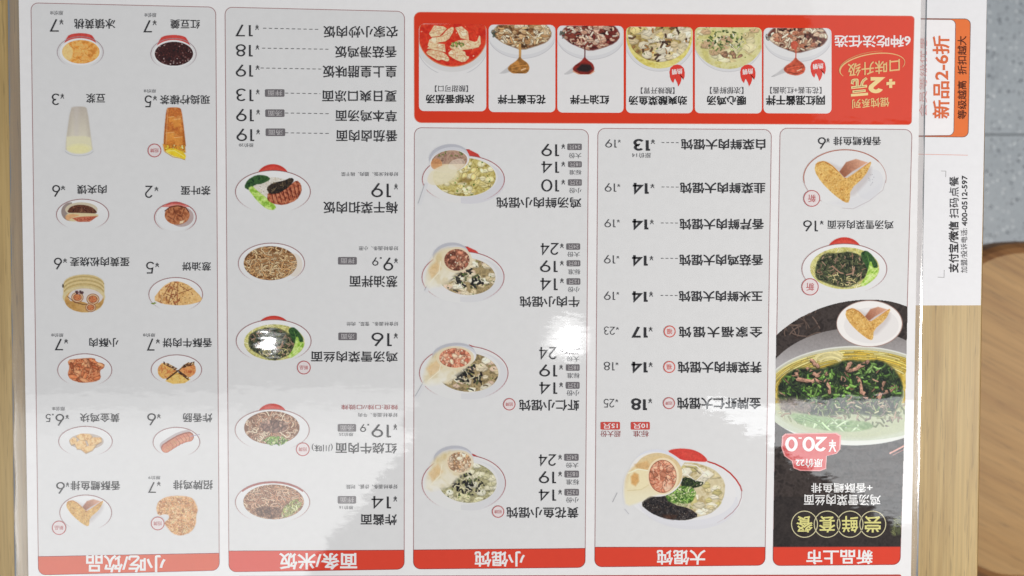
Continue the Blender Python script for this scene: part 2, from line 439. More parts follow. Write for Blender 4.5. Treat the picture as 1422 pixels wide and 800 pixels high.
# ------------------------------------------------------------------ setting: floor
def floor():
    m = bpy.data.materials.new('terrazzo'); m.use_nodes = True; t = m.node_tree; b = t.nodes['Principled BSDF']
    b.inputs['Roughness'].default_value = .38
    geo = nd(t, 'ShaderNodeNewGeometry')
    col = nd(t, 'ShaderNodeTexNoise'); col.inputs['Scale'].default_value = 14; col.inputs['Detail'].default_value = 5
    t.links.new(geo.outputs['Position'], col.inputs['Vector'])
    mx = nd(t, 'ShaderNodeMix', data_type='RGBA'); mx.inputs[6].default_value = (*(s2l((140, 146, 150))*1.78), 1); mx.inputs[7].default_value = (*(s2l((157, 162, 165))*1.78), 1)
    t.links.new(col.outputs['Fac'], mx.inputs[0]); cur = mx.outputs[2]
    for sc, th, c, keep, sd in ((95, .18, (84, 88, 94), .84, 0), (150, .22, (112, 116, 120), .72, 3), (120, .20, (186, 189, 190), .70, 7), (62, .15, (86, 90, 96), .86, 11), (300, .25, (132, 136, 140), .6, 5)):
        mp = nd(t, 'ShaderNodeMapping'); mp.inputs['Location'].default_value = (sd*.37, sd*.71, 0); t.links.new(geo.outputs['Position'], mp.inputs[0])
        wn = nd(t, 'ShaderNodeTexNoise'); wn.inputs['Scale'].default_value = sc*1.6; t.links.new(mp.outputs[0], wn.inputs['Vector'])
        wm = nd(t, 'ShaderNodeVectorMath', operation='MULTIPLY_ADD'); wm.inputs[1].default_value = (.5/sc, .5/sc, 0)
        t.links.new(wn.outputs['Color'], wm.inputs[0]); t.links.new(mp.outputs[0], wm.inputs[2])
        v = nd(t, 'ShaderNodeTexVoronoi', voronoi_dimensions='2D'); v.inputs['Scale'].default_value = sc; t.links.new(wm.outputs[0], v.inputs['Vector'])
        lt = nd(t, 'ShaderNodeMath', operation='LESS_THAN'); lt.inputs[1].default_value = th; t.links.new(v.outputs['Distance'], lt.inputs[0])
        sp = nd(t, 'ShaderNodeSeparateColor'); t.links.new(v.outputs['Color'], sp.inputs[0])
        gt = nd(t, 'ShaderNodeMath', operation='GREATER_THAN'); gt.inputs[1].default_value = keep; t.links.new(sp.outputs[0], gt.inputs[0])
        mu = nd(t, 'ShaderNodeMath', operation='MULTIPLY'); t.links.new(lt.outputs[0], mu.inputs[0]); t.links.new(gt.outputs[0], mu.inputs[1])
        x = nd(t, 'ShaderNodeMix', data_type='RGBA'); x.inputs[7].default_value = (*(s2l(c)*1.78), 1)
        t.links.new(mu.outputs[0], x.inputs[0]); t.links.new(cur, x.inputs[6]); cur = x.outputs[2]
    j = P(1395, 187, 0)[0]
    sep = nd(t, 'ShaderNodeSeparateXYZ'); t.links.new(geo.outputs['Position'], sep.inputs[0])
    for ax, off in (('Y', j[1]), ('X', j[0]+.31)):
        a = nd(t, 'ShaderNodeMath', operation='SUBTRACT'); a.inputs[1].default_value = off-.3+60; t.links.new(sep.outputs[ax], a.inputs[0])
        f = nd(t, 'ShaderNodeMath', operation='FLOORED_MODULO'); f.inputs[1].default_value = .6; t.links.new(a.outputs[0], f.inputs[0])
        d = nd(t, 'ShaderNodeMath', operation='SUBTRACT'); d.inputs[1].default_value = .3; t.links.new(f.outputs[0], d.inputs[0])
        ab = nd(t, 'ShaderNodeMath', operation='ABSOLUTE'); t.links.new(d.outputs[0], ab.inputs[0])
        lt = nd(t, 'ShaderNodeMath', operation='LESS_THAN'); lt.inputs[1].default_value = .0013; t.links.new(ab.outputs[0], lt.inputs[0])
        x = nd(t, 'ShaderNodeMix', data_type='RGBA'); x.inputs[7].default_value = (*(s2l((96, 100, 104))*1.2), 1)
        t.links.new(lt.outputs[0], x.inputs[0]); t.links.new(cur, x.inputs[6]); cur = x.outputs[2]
    t.links.new(cur, b.inputs['Base Color'])
    o = obj('floor', [(-4, -4, 0), (4, -4, 0), (4, 4, 0), (-4, 4, 0)], [(0, 1, 2, 3)], m); o['kind'] = 'structure'
floor()

def wood(name, light, mid, darkc, ang=0, scale=1.0, rough=.45, k=1.25):
    m = bpy.data.materials.new(name); m.use_nodes = True; t = m.node_tree; b = t.nodes['Principled BSDF']
    b.inputs['Roughness'].default_value = rough
    geo = nd(t, 'ShaderNodeNewGeometry')
    rt = nd(t, 'ShaderNodeMapping'); rt.inputs['Rotation'].default_value = (0, 0, math.radians(ang)); t.links.new(geo.outputs['Position'], rt.inputs[0])
    def noise(sx, sy, det, rgh=.55, dist=0):
        mp = nd(t, 'ShaderNodeMapping'); mp.inputs['Scale'].default_value = (sx*scale, sy*scale, sy*scale); t.links.new(rt.outputs[0], mp.inputs[0])
        n = nd(t, 'ShaderNodeTexNoise'); n.inputs['Scale'].default_value = 1; n.inputs['Detail'].default_value = det; n.inputs['Roughness'].default_value = rgh; n.inputs['Distortion'].default_value = dist
        t.links.new(mp.outputs[0], n.inputs['Vector']); return n
    n1 = noise(120, 5, 4, .6, .4); n2 = noise(900, 16, 3); n3 = noise(26, 3, 2)
    r = nd(t, 'ShaderNodeValToRGB'); e = r.color_ramp.elements
    e[0].position = .34; e[0].color = (*(s2l(darkc)*k), 1); e[1].position = .68; e[1].color = (*(s2l(light)*k), 1)
    q = e.new(.5); q.color = (*(s2l(mid)*k), 1)
    t.links.new(n1.outputs['Fac'], r.inputs[0])
    r2 = nd(t, 'ShaderNodeMapRange'); r2.inputs[1].default_value = .35; r2.inputs[2].default_value = .6; r2.inputs[3].default_value = .86; r2.inputs[4].default_value = 1.03; t.links.new(n2.outputs['Fac'], r2.inputs[0])
    r3 = nd(t, 'ShaderNodeMapRange'); r3.inputs[3].default_value = .94; r3.inputs[4].default_value = 1.06; t.links.new(n3.outputs['Fac'], r3.inputs[0])
    mu = nd(t, 'ShaderNodeMath', operation='MULTIPLY'); t.links.new(r2.outputs[0], mu.inputs[0]); t.links.new(r3.outputs[0], mu.inputs[1])
    n4 = noise(1500, 70, 1); r4 = nd(t, 'ShaderNodeMapRange'); r4.inputs[1].default_value = .28; r4.inputs[2].default_value = .38; r4.inputs[3].default_value = .72; r4.inputs[4].default_value = 1.0; t.links.new(n4.outputs['Fac'], r4.inputs[0])
    mu2 = nd(t, 'ShaderNodeMath', operation='MULTIPLY'); t.links.new(mu.outputs[0], mu2.inputs[0]); t.links.new(r4.outputs[0], mu2.inputs[1])
    vm = nd(t, 'ShaderNodeVectorMath', operation='SCALE'); t.links.new(r.outputs[0], vm.inputs[0]); t.links.new(mu2.outputs[0], vm.inputs['Scale'])
    t.links.new(vm.outputs[0], b.inputs['Base Color'])
    return m
def plain(name, c, rough=.4, metal=0):
    m = bpy.data.materials.new(name); m.use_nodes = True; b = m.node_tree.nodes['Principled BSDF']
    b.inputs['Base Color'].default_value = (*s2l(c), 1); b.inputs['Roughness'].default_value = rough; b.inputs['Metallic'].default_value = metal
    return m
def loft(rings, cap=True):
    n = len(rings[0]); v = [p for r in rings for p in r]; f = []
    for i in range(len(rings)-1):
        for k in range(n): f.append((i*n+k, i*n+(k+1) % n, (i+1)*n+(k+1) % n, (i+1)*n+k))
    if cap: f.append(tuple(range(n))[::-1]); f.append(tuple(range((len(rings)-1)*n, len(rings)*n)))
    return v, f
def rrect(x0, y0, x1, y1, r, z, n=6):
    out = []
    for cx, cy, a in ((x1-r, y1-r, 0), (x0+r, y1-r, 90), (x0+r, y0+r, 180), (x1-r, y0+r, 270)):
        for k in range(n+1):
            t = math.radians(a+90*k/n); out.append((cx+r*math.cos(t), cy+r*math.sin(t), z))
    return out

# ------------------------------------------------------------------ dining table
XE = P(1364.5, 470, TABLE_Z)[0][0]
table = empty('dining_table', (XE-.36, 0, 0), 'pale yellow oak wood dining table under the big menu', 'table')
W_TAB = wood('pale_oak', (208, 179, 122), (199, 169, 111), (180, 148, 92), k=.90)
W_EDGE = plain('edge_strip', (188, 160, 112), .4)
x0, x1, y0, y1 = XE-.72, XE, -.58, .58
v, f = loft([rrect(x0, y0, x1, y1, .006, TABLE_Z-.0235), rrect(x0, y0, x1, y1, .006, TABLE_Z-.0012), rrect(x0+.0012, y0+.0012, x1-.0012, y1-.0012, .005, TABLE_Z)])
obj('tabletop', v, f, W_TAB, table)
v, f = loft([rrect(x0-.0008, y0-.0008, x1+.0008, y1+.0008, .0068, TABLE_Z-.0225), rrect(x0-.0008, y0-.0008, x1+.0008, y1+.0008, .0068, TABLE_Z-.002)], cap=False)
obj('edge_band', v, f, W_EDGE, table)
STEEL = plain('dark_steel', (58, 58, 60), .4, .6)
for sx in (x0+.05, x1-.09):
    for sy in (y0+.05, y1-.09):
        v, f = loft([rrect(sx, sy, sx+.04, sy+.04, .006, 0, 3), rrect(sx, sy, sx+.04, sy+.04, .006, TABLE_Z-.0235, 3)])
        obj('leg', v, f, STEEL, table)

# ------------------------------------------------------------------ round stool
SZ = .45
pa = P([1288, 1752], [335, 808], SZ)
sx0, sx1, sy1, sy0 = pa[0][0], pa[1][0], pa[0][1], pa[1][1]; sr = 128*(sx1-sx0)/464
stool = empty('wooden_stool', ((sx0+sx1)/2, (sy0+sy1)/2, 0), 'square orange brown wooden stool with rounded corners, beside the table edge on the grey floor', 'stool')
W_ST = wood('warm_beech', (188, 146, 88), (178, 136, 78), (164, 121, 66), ang=-62, scale=.55, rough=.6, k=.80)
W_RIM = wood('beech_rim', (172, 122, 70), (160, 110, 60), (140, 92, 48), ang=-62, scale=.55, rough=.5, k=.74)
def sring(d, z): return rrect(sx0+d, sy0+d, sx1-d, sy1-d, sr-d, z, 14)
v, f = loft([sring(.02, SZ-.03), sring(.006, SZ-.03), sring(0, SZ-.024), sring(0, SZ-.012), sring(.002, SZ-.006), sring(.006, SZ-.002), sring(.011, SZ)])
obj('seat', v, f, [W_ST, W_RIM], stool, mi=[1]*(len(f)-1)+[0])
for qx in (sx0+.05, sx1-.05):
    for qy in (sy0+.05, sy1-.05):
        bx, by = qx+(.02 if qx > (sx0+sx1)/2 else -.02), qy+(.02 if qy > (sy0+sy1)/2 else -.02)
        v, f = loft([[(bx+.012*math.cos(q*math.pi/8), by+.012*math.sin(q*math.pi/8), 0) for q in range(16)], [(qx+.017*math.cos(q*math.pi/8), qy+.017*math.sin(q*math.pi/8), SZ-.03) for q in range(16)]])
        obj('leg', v, f, W_ST, stool)

# ------------------------------------------------------------------ order card lying under the menu's right edge
CT = TABLE_Z + .00018
def slab(q, z0, z1, rad=0):
    p = rquad(q, rad) if rad else np.array(q, float)
    if up_faces(p, [tuple(range(len(p)))])[0][0] != 0: p = p[::-1]
    a = P(p[:, 0], p[:, 1], z0); b = P(p[:, 0], p[:, 1], z1); a[:, :2] = b[:, :2]
    return loft([a.tolist(), b.tolist()])
cc = P(1300, 200, TABLE_Z)[0]
card = empty('order_card', (cc[0], cc[1], TABLE_Z), 'white printed order card with orange strip, partly covered by the menu at the table edge', 'card')
v, f = slab([(1150, -60), (1371.5, -60), (1362, 424), (1150, 424.5)], TABLE_Z+.00002, CT)
obj('card_sheet', v, f, ink((216, 215, 216), False), card)
CI = lambda c: ink(c, False)
fl = Flat(); q = rquad([(1250, 25.5), (1347.8, 26.3), (1344.6, 190.5), (1250, 189.5)], [0, 8, 8, 0])
fl.add(q, [tuple(range(len(q)))], CI((214, 112, 62)), 1); a, b = strip(q, .9, True); fl.add(a, b, CI((110, 84, 78)), 2)
fl.build('promotion_strip', card, 'orange printed strip with rounded corners', CT)
fl = Flat(); q = rquad([(1250, 26.5), (1327, 27.5), (1324.4, 188), (1250, 188.7)], [0, 7, 7, 0])
fl.add(q, [tuple(range(len(q)))], CI((224, 220, 220)), 3); a, b = strip(q, .8, True); fl.add(a, b, CI((112, 92, 90)), 4)
fl.build('promotion_box', card, 'white printed box inside the orange strip', CT)
def ctext(s, box, c, bold, name='printed_line', lay=5, space=1.0):
    fl = Flat(); text(fl, s, box, CI(c), lay, bold, space, 90); return fl.build(name, card, None, CT)
ctext('新品2-6折', (1295, 49.5, 1319, 165), (204, 104, 66), .022, 'promotion_text')
ctext('会员等级优惠', (1276, 52, 1287.5, 162), (206, 150, 146), .004, 'promotion_text')
ctext('等级越高  折扣越大', (1330, 50, 1342.4, 165.5), (84, 44, 34), .012, 'promotion_text')
fl = Flat(); a, b = strip([(1250, 213.6), (1344, 215.6)], .7); fl.add(a, b, CI((206, 140, 126)), 1); fl.build('divider_line', card, None, CT)
for pts in ([(1307, 237.5), (1313.6, 237.7), (1313.2, 246)], [(1302, 385), (1311, 385.3), (1311.3, 375)]):
    fl = Flat(); a, b = strip(pts, .8); fl.add(a, b, CI((150, 148, 148)), 1); fl.build('corner_bracket', card, None, CT)
ctext('支付宝/微信', (1317.5, 307.5, 1331.5, 379), (48, 46, 48), .022, 'service_text')
ctext('扫码点餐', (1318.5, 245, 1331.5, 303), (62, 60, 62), .006, 'service_text')
ctext('加盟/投诉电话:', (1334.5, 317, 1343.4, 379), (74, 72, 74), .0, 'service_text')
ctext('400-0512-597', (1336, 243.7, 1343.6, 314), (52, 50, 52), .016, 'phone_number')

# ------------------------------------------------------------------ the laminated menu
mc = P(650, 400, TABLE_Z+.0002)[0]
menu = empty('laminated_menu', (mc[0], mc[1], TABLE_Z+.0002), 'large white laminated noodle and wonton menu lying upside down on the table', 'menu')
PQ = [(25.2, -45), (1279.8, -45), (1264.2, 845), (40.3, 845)]
FQ = [(10, -60), (1288.3, -60), (1274, 860), (21, 860)]
v, f = slab(PQ, TABLE_Z+.0002, TOP)
obj('menu_sheet', v, f, ink(PAPER), menu)
# clear margin of the laminating film
fm = bpy.data.materials.new('clear_film'); fm.use_nodes = True; t = fm.node_tree; t.nodes.remove(t.nodes['Principled BSDF'])
tr = nd(t, 'ShaderNodeBsdfTransparent'); tr.inputs[0].default_value = (.90, .88, .87, 1)
df = nd(t, 'ShaderNodeBsdfDiffuse'); df.inputs[0].default_value = (.74, .73, .73, 1)
gl = nd(t, 'ShaderNodeBsdfGlossy'); gl.inputs['Roughness'].default_value = .15
g2 = nd(t, 'ShaderNodeGroup', node_tree=grp); t.links.new(g2.outputs[0], gl.inputs['Normal'])
fr = nd(t, 'ShaderNodeFresnel'); fr.inputs[0].default_value = 1.42
m1 = nd(t, 'ShaderNodeMixShader'); m1.inputs[0].default_value = .17; t.links.new(tr.outputs[0], m1.inputs[1]); t.links.new(df.outputs[0], m1.inputs[2])
m2 = nd(t, 'ShaderNodeMixShader'); t.links.new(fr.outputs[0], m2.inputs[0]); t.links.new(m1.outputs[0], m2.inputs[1]); t.links.new(gl.outputs[0], m2.inputs[2])
t.links.new(m2.outputs[0], t.nodes['Material Output'].inputs[0])
# the margin is sealed film that bends a little up to the sheet and down to its rounded lip
NS = 60
vv, ff = [], []
def side(i, s): a, b = np.array(i[0], float), np.array(i[1], float); return a+(b-a)*s
loops = []
for fr_, zz in ((0.0, .00060), (.2, .00062), (.6, .00054), (.9, .0004), (1.0, .00023)):
    ring = []
    for k in range(4):
        for i in range(NS):
            s_ = i/NS; pi_ = side((PQ[k], PQ[(k+1) % 4]), s_); po = side((FQ[k], FQ[(k+1) % 4]), s_)
            ring.append((*(pi_*(1-fr_)+po*fr_), TABLE_Z+zz+.00006*math.sin(i*.9+k)*(1 if 0 < fr_ < 1 else 0)))
    loops.append(np.array(ring))
n = len(loops[0])
vv = np.concatenate([Pz(l[:, 0], l[:, 1], l[:, 2]) for l in loops])
ff = [(a*n+i, a*n+(i+1) % n, (a+1)*n+(i+1) % n, (a+1)*n+i) for a in range(len(loops)-1) for i in range(n)]
film = obj('film_border', vv, [g[::-1] for g in ff], fm, menu, 'clear laminate margin around the white sheet', smooth=True)

I_DARK = ink(DARK); I_WHITE = ink((226, 222, 220)); I_PANEL = ink(PANEL); I_LINE = ink(LINE); I_RED = ink(RED)
I_TAG = ink(TAGGREY); I_STAMP = ink(STAMP); I_GREY = ink((104, 103, 105)); I_RTAG = ink((190, 74, 66)); I_RTXT = ink((150, 84, 84))

def section(q, rad, head, title, tbox, label):
    """one ruled column of the menu: panel with outline, then the red heading band and its title"""
    fl = Flat(); r = rquad(q, rad); fl.add(r, [tuple(range(len(r)))], I_PANEL, 1)
    a, b = strip(r, 1.05, True); fl.add(a, b, I_LINE, 2)
    s = fl.build('menu_section', menu, label)
    if head:
        (xl, yl, xr, yr), c = head; bl, br = q[3], q[2]
        hq = rquad([(xl, yl), (xr, yr), (br[0], br[1]), (bl[0], bl[1])], [0, 0, rad, rad])
        fl = Flat(); fl.add(hq, [tuple(range(len(hq)))], ink(c), 3); a, b = strip(hq, .8, True); fl.add(a, b, ink((150, 58, 52)), 4); fl.build('heading_band', s)
        fl = Flat(); text(fl, title, tbox, I_WHITE, 5, .024); fl.build('section_title', s)
    return s
def dish(sec, name, box, bold=.010, space=1.0, nm='dish_name', m=None):
    fl = Flat(); text(fl, name, box, m or I_DARK, 7, bold, space); return fl.build(nm, sec)
def price(sec, parts, yen, sw=.105, m=None):
    fl = Flat()
    for s, box in parts: number(fl, s, box, m or I_DARK, 7, sw)
    if yen: text(fl, '¥', yen, m or I_DARK, 7, .004)
    return fl.build('price', sec)
def small(sec, s, box, nm='original_price', m=None, bold=.0): 
    fl = Flat(); text(fl, s, box, m or I_GREY, 7, bold); return fl.build(nm, sec)
def tag(sec, s, box, m=None, nm='option_tag'):
    x0, y0, x1, y1 = box; fl = Flat(); r = rquad([(x0, y0), (x1, y0), (x1, y1), (x0, y1)], 1.6); fl.add(r, [tuple(range(len(r)))], m or I_TAG, 6)
    h = y1-y0; text(fl, s, (x0+(x1-x0)*.14, y0+h*.15, x1-(x1-x0)*.12, y1-h*.15), ink((186, 182, 182)) if m is None else I_WHITE, 7, .0 if m is None else .016); return fl.build(nm, sec)
def stamp(sec, s, cx, cy, r, wd=1.3, c=None):
    m = c or I_STAMP
    fl = Flat(); p = ell_pts(cx, cy, r, r, 36); fl.add(p, [tuple(range(len(p)))], ink((214, 204, 203)), 8); a, b = strip(ell_pts(cx, cy, r-.7, r-.7, 36), wd, True); fl.add(a, b, m, 9)
    k = .60 if len(s) > 1 else .46
    text(fl, s, (cx-r*k, cy-r*(.30 if len(s) > 1 else .46), cx+r*k, cy+r*(.30 if len(s) > 1 else .46)), m, 9, .012); return fl.build('recommendation_stamp', sec)
def dashes(sec, x0, x1, y0, y1, pitch=8.0, duty=.55, m=None, wd=1.0):
    fl = Flat(); n = int((x1-x0)/pitch)+1
    for i in range(n):
        a = x0+i*pitch; b = min(a+pitch*duty, x1); 
        if b-a < .8: continue
        ya = y0+(y1-y0)*(a-x0)/(x1-x0); p, f = strip([(a, ya), (b, ya+.05)], wd); fl.add(p, f, m or ink((92, 91, 93)), 7)
    fl.build('leader_dashes', sec)

# ================================================================== column of snacks and drinks
A = section([(43, 4), (299.5, 10), (304.5, 792), (53.5, 798.5)], 10, ((53, 773, 304.3, 768.3), (206, 84, 52)), '小吃/饮品', (119.5, 770.5, 230, 795), 'snacks and drinks column with fourteen small dish pictures')
for nm, box, dig, dbox, yen, op in (
  ('冰镇黄桃', (103, 26, 160, 40), '7', (69, 26.5, 81.5, 44), (82.5, 27, 88, 34), (70, 15, 87.5, 21)),
  ('红豆羹', (236.5, 27, 277.5, 40), '7', (199, 28, 211, 45), (212, 28, 217.5, 35), (201, 18, 217, 24)),
  ('豆浆', (119.5, 130, 146, 143), '3', (72, 130, 82.5, 146), (84, 130, 89, 137), None),
  ('现捣柠檬茶', (222, 132, 291.5, 145), '5', (201, 132.5, 211, 149), (212.5, 133, 218, 139.5), (200, 124, 216.5, 129)),
  ('肉夹馍', (107, 257, 148, 269.5), '6', (72.5, 257, 83.5, 273.5), (84.5, 258, 90.5, 264), None),
  ('茶叶蛋', (251, 258, 292.5, 271), '2', (201.5, 258, 212.5, 275), (214.5, 259.5, 220, 265.5), None),
  ('蛋黄肉松烧麦', (97, 357, 180, 370), '6', (75, 358, 86, 374.5), (87.5, 359, 93, 365), None),
  ('葱油饼', (253, 364, 293, 376), '5', (203, 363.5, 214, 380), (215.5, 365, 221, 371), None),
  ('小酥肉', (124, 469.5, 164.5, 482), '7', (76, 470.5, 87.5, 486.5), (89, 471, 94.5, 477), (71.5, 463, 88, 468)),
  ('香酥牛肉饼', (226, 469.5, 294.5, 482.5), '7', (204, 470, 214.5, 487), (216.5, 471, 222, 477), (199, 463, 215.5, 468)),
  ('黄金鸡块', (111, 574, 166, 586.5), '6', (77, 575, 89, 591.5), (91, 576, 95.5, 582), (73, 565, 90, 570.5)),
  ('炸香肠', (254, 574, 294.5, 586.5), '6', (204.5, 574, 216.5, 591), (218, 575, 223, 581), None),
  ('香酥鳕鱼排', (98, 668, 167, 681), '6', (78, 669.5, 90, 686), (91.5, 670, 96, 676), None),
  ('招牌鸡排', (240.5, 667, 295.5, 680), '7', (205.5, 669.5, 216.5, 684.5), (218, 669, 223, 675), (206, 661, 222.5, 666))):
    dish(A, nm, box); pl = [(dig, dbox)]
    if nm == '黄金鸡块': pl += [('.', (72.5, 574.8, 74.3, 576.8)), ('5', (63.5, 575, 70.8, 586))]
    price(A, pl, yen)
    if op: small(A, '原价9' if nm == '招牌鸡排' else '原价8', op)
stamp(A, '招牌', 219, 727, 9.6); stamp(A, '新品', 82, 733, 10); stamp(A, '招牌', 214.5, 209, 9.6)

def bowl_red(cx, cy, rx, ry, top, hw):          # small red outside, white lip
    p = Pic(cx-rx-3, top-3, cx+rx+3, cy+ry+3)
    p.put(p.poly([(cx-hw*.72, top+3), (cx-hw*.45, top), (cx, top-1.2), (cx+hw*.45, top), (cx+hw*.72, top+3), (cx+hw+1, cy-4), (cx-hw-1, cy-4)]), (192, 66, 60))
    p.put(p.poly([(cx-hw*.5, top+1.5), (cx+hw*.5, top+1.5), (cx+hw*.7, cy-10), (cx-hw*.7, cy-10)], 3), (206, 84, 76), .6)
    p.ring(cx, cy, rx, ry, .9, (150, 132, 136), fade=True)
    p.put(p.ell(cx, cy-.5, rx*.90, ry*.88), (220, 219, 218))
    return p
p = bowl_red(111.5, 72.5, 32, 21.5, 47, 25); m = p.ell(112.3, 72, 26, 16.3)
p.put(m, (222, 158, 84)); p.mottle(m, [(204, 132, 58), (226, 160, 82), (232, 178, 104), (218, 146, 66)], 6); p.put(p.ell(93, 73, 8, 12)*m, (226, 200, 140), .8)
for x, y, a in ((103, 62, 10), (118, 64, -20), (124, 73, 30), (108, 76, -10), (116, 80, 15)): p.stroke(ell_pts(x, y, 7, 4.5, 12, 20, 170, a), .7, (184, 112, 44), m, .7); p.blob(x, y, 4, 2, a, (236, 180, 104), m, .5)
p.build(A, 'red bowl of orange peach pieces')
p = bowl_red(241, 75, 31.5, 21.5, 49.5, 25.5); m = p.ell(241.5, 74.7, 26.6, 16.6)
p.put(m, (56, 32, 32)); p.mottle(m, [(44, 26, 28), (66, 38, 36), (52, 30, 30)], 3); rim_m = m*(1-p.ell(237, 71, 15, 9)); p.specks(rim_m, 75, [(150, 120, 116), (190, 172, 168), (110, 76, 72), (92, 52, 48)], .8); p.specks(m, 60, [(86, 48, 44), (34, 20, 22)], .9)
p.build(A, 'red bowl of dark red bean soup')
# glass of soy milk, upside down
p = Pic(86, 145, 134, 219); o = [(98, 150), (104, 148), (117, 148), (121, 150.5), (127, 196), (129, 211), (91, 211), (91.5, 196)]
g = p.poly(o, 1); f = np.clip((p.Y-148)/45, 0, 1)[..., None]
p.put(p.ell(110, 209, 21, 8.5), (206, 205, 204)); p.put(g, np.array((182, 172, 160))*(1-f)+np.array((210, 203, 184))*f)
p.put(g*np.clip((np.abs(p.X-109.5)-9)/6, 0, 1), (166, 156, 146), .4); p.put(g*np.exp(-((p.X-106)/4)**2)*(p.Y < 190), (196, 188, 182), .5)
p.put(p.poly([(92.5, 190), (101, 189), (118, 189), (125.5, 191), (128, 207), (92, 206)], 1.5), (214, 208, 176)); p.put(p.ell(110, 206.5, 17.5, 7.2), (218, 212, 170)); p.put(p.ell(110, 207, 14, 5), (222, 215, 160), .7)
p.ring(110, 207, 20.5, 9.5, .6, (176, 178, 180), 20, 160, False)
p.build(A, 'glass of pale soy milk')
# glass of lemon tea
p = Pic(222, 146, 264, 225); g = p.poly([(231, 152), (234, 149.2), (248, 149.2), (252, 152), (256, 184), (258.5, 208), (227, 208), (228, 184)], .6)
f = np.clip((p.Y-149)/60, 0, 1)[..., None]; p.put(g, np.array((176, 92, 54))*(1-f)+np.array((200, 128, 50))*f)
p.mottle(g, [(170, 92, 44), (204, 130, 56), (186, 106, 46), (218, 156, 84)], 6, .6)
for x, y, a, r in ((246, 171, 5, 6), (236, 190, -25, 6.5), (248, 196, 20, 6), (238, 166, 8, 4)): p.put(g*p.poly([(x-r, y-r*.8), (x+r*.9, y-r), (x+r, y+r*.7), (x-r*.8, y+r)], .5), (222, 152, 70), .6); p.stroke([(x-r, y-r*.8), (x+r*.9, y-r)], .8, (234, 190, 128), g, .8)
p.put(g*np.clip((np.abs(p.X-242)-10)/5, 0, 1), (120, 58, 26), .5); p.stroke([(233, 152), (230.5, 200)], 1.0, (226, 176, 130), g, .5)
p.put(p.poly([(226, 200), (240, 204), (256, 202), (258, 212), (240, 214), (228, 210)], 1), (206, 140, 50)); p.noodles(p.poly([(228, 200), (257, 202), (258, 212), (230, 211)]), 14, [(222, 176, 60), (190, 120, 44), (232, 206, 140)], 1.6, 9)
p.put(p.poly([(228, 209), (240, 205), (254, 211), (258.5, 216), (257, 222), (250, 219), (240, 217)], .6), (222, 190, 50)); p.stroke([(231, 210), (242, 209), (255, 217)], 1.3, (236, 216, 110)); p.stroke([(229, 211), (240, 218), (251, 220), (257, 222)], .8, (176, 136, 40))
p.build(A, 'tall glass of amber lemon tea')
# meat in a bun
p = Pic(75, 274, 154, 323); plate(p, 114.7, 298, 36.3, 21.3)
p.put(p.ell(98, 294, 13, 13)*(p.X < 100), (130, 112, 104), .8); p.put(p.ell(113, 291, 22.5, 10), (196, 184, 160))
d = p.poly([(93, 295), (97, 288), (106, 284.5), (120, 285), (130, 289), (136, 296.5), (120, 296), (104, 296)], .5); p.put(d, (76, 44, 34)); p.mottle(d, [(58, 32, 26), (110, 66, 48), (76, 44, 32), (132, 92, 70)], 2.2)
p.put(p.poly([(91, 303), (92, 297.5), (100, 295.5), (122, 296), (137, 297.5), (136, 301), (120, 306), (98, 308)], .8), (206, 190, 150)); p.put(p.poly([(90, 301), (94, 298), (102, 297), (112, 299), (100, 302), (96, 306), (92, 306)], 1), (206, 150, 104), .8)
p.put(p.poly([(100, 303), (112, 301), (136, 300), (130, 304), (124, 308), (108, 308)], .8), (176, 92, 66)); p.mottle(p.poly([(104, 303), (134, 301), (126, 307), (110, 308)], .8), [(160, 74, 52), (196, 124, 96), (150, 62, 44)], 2.5)
p.build(A, 'white plate with meat filled bun')
# tea egg
p = bowl_red(243.5, 302, 29, 20.5, 281, 18); p.ring(243.5, 302, 29, 20.5, 1.1, (150, 84, 84)); p.put(p.ell(243.5, 303, 25.5, 17.5), (213, 213, 213)); p.put(p.ell(244, 288, 19, 6)*(p.Y < 288), (196, 96, 86), .7)
p.put(p.ell(252, 301, 17, 14), (150, 118, 112), .6); m = p.ell(246, 298.5, 17.3, 13.6); p.put(m, (156, 92, 60)); p.mottle(m, [(126, 68, 42), (170, 104, 68), (186, 124, 86), (150, 86, 54)], 5)
p.stroke([(229, 293), (236, 287.5), (247, 286), (258, 288.5), (262, 294)], 1.3, (80, 36, 28), None, .9)
for pts in ([(240, 288), (244, 297), (241, 305)], [(256, 290), (252, 300), (255, 308), (250, 311)], [(244, 297), (252, 300)], [(233, 300), (241, 305)]): p.stroke(pts, .7, (96, 50, 34), m, .9)
p.put(p.poly([(250, 307), (256, 306), (254, 310), (249, 311)], .6), (224, 196, 160)); p.build(A, 'red rimmed bowl with brown tea egg')
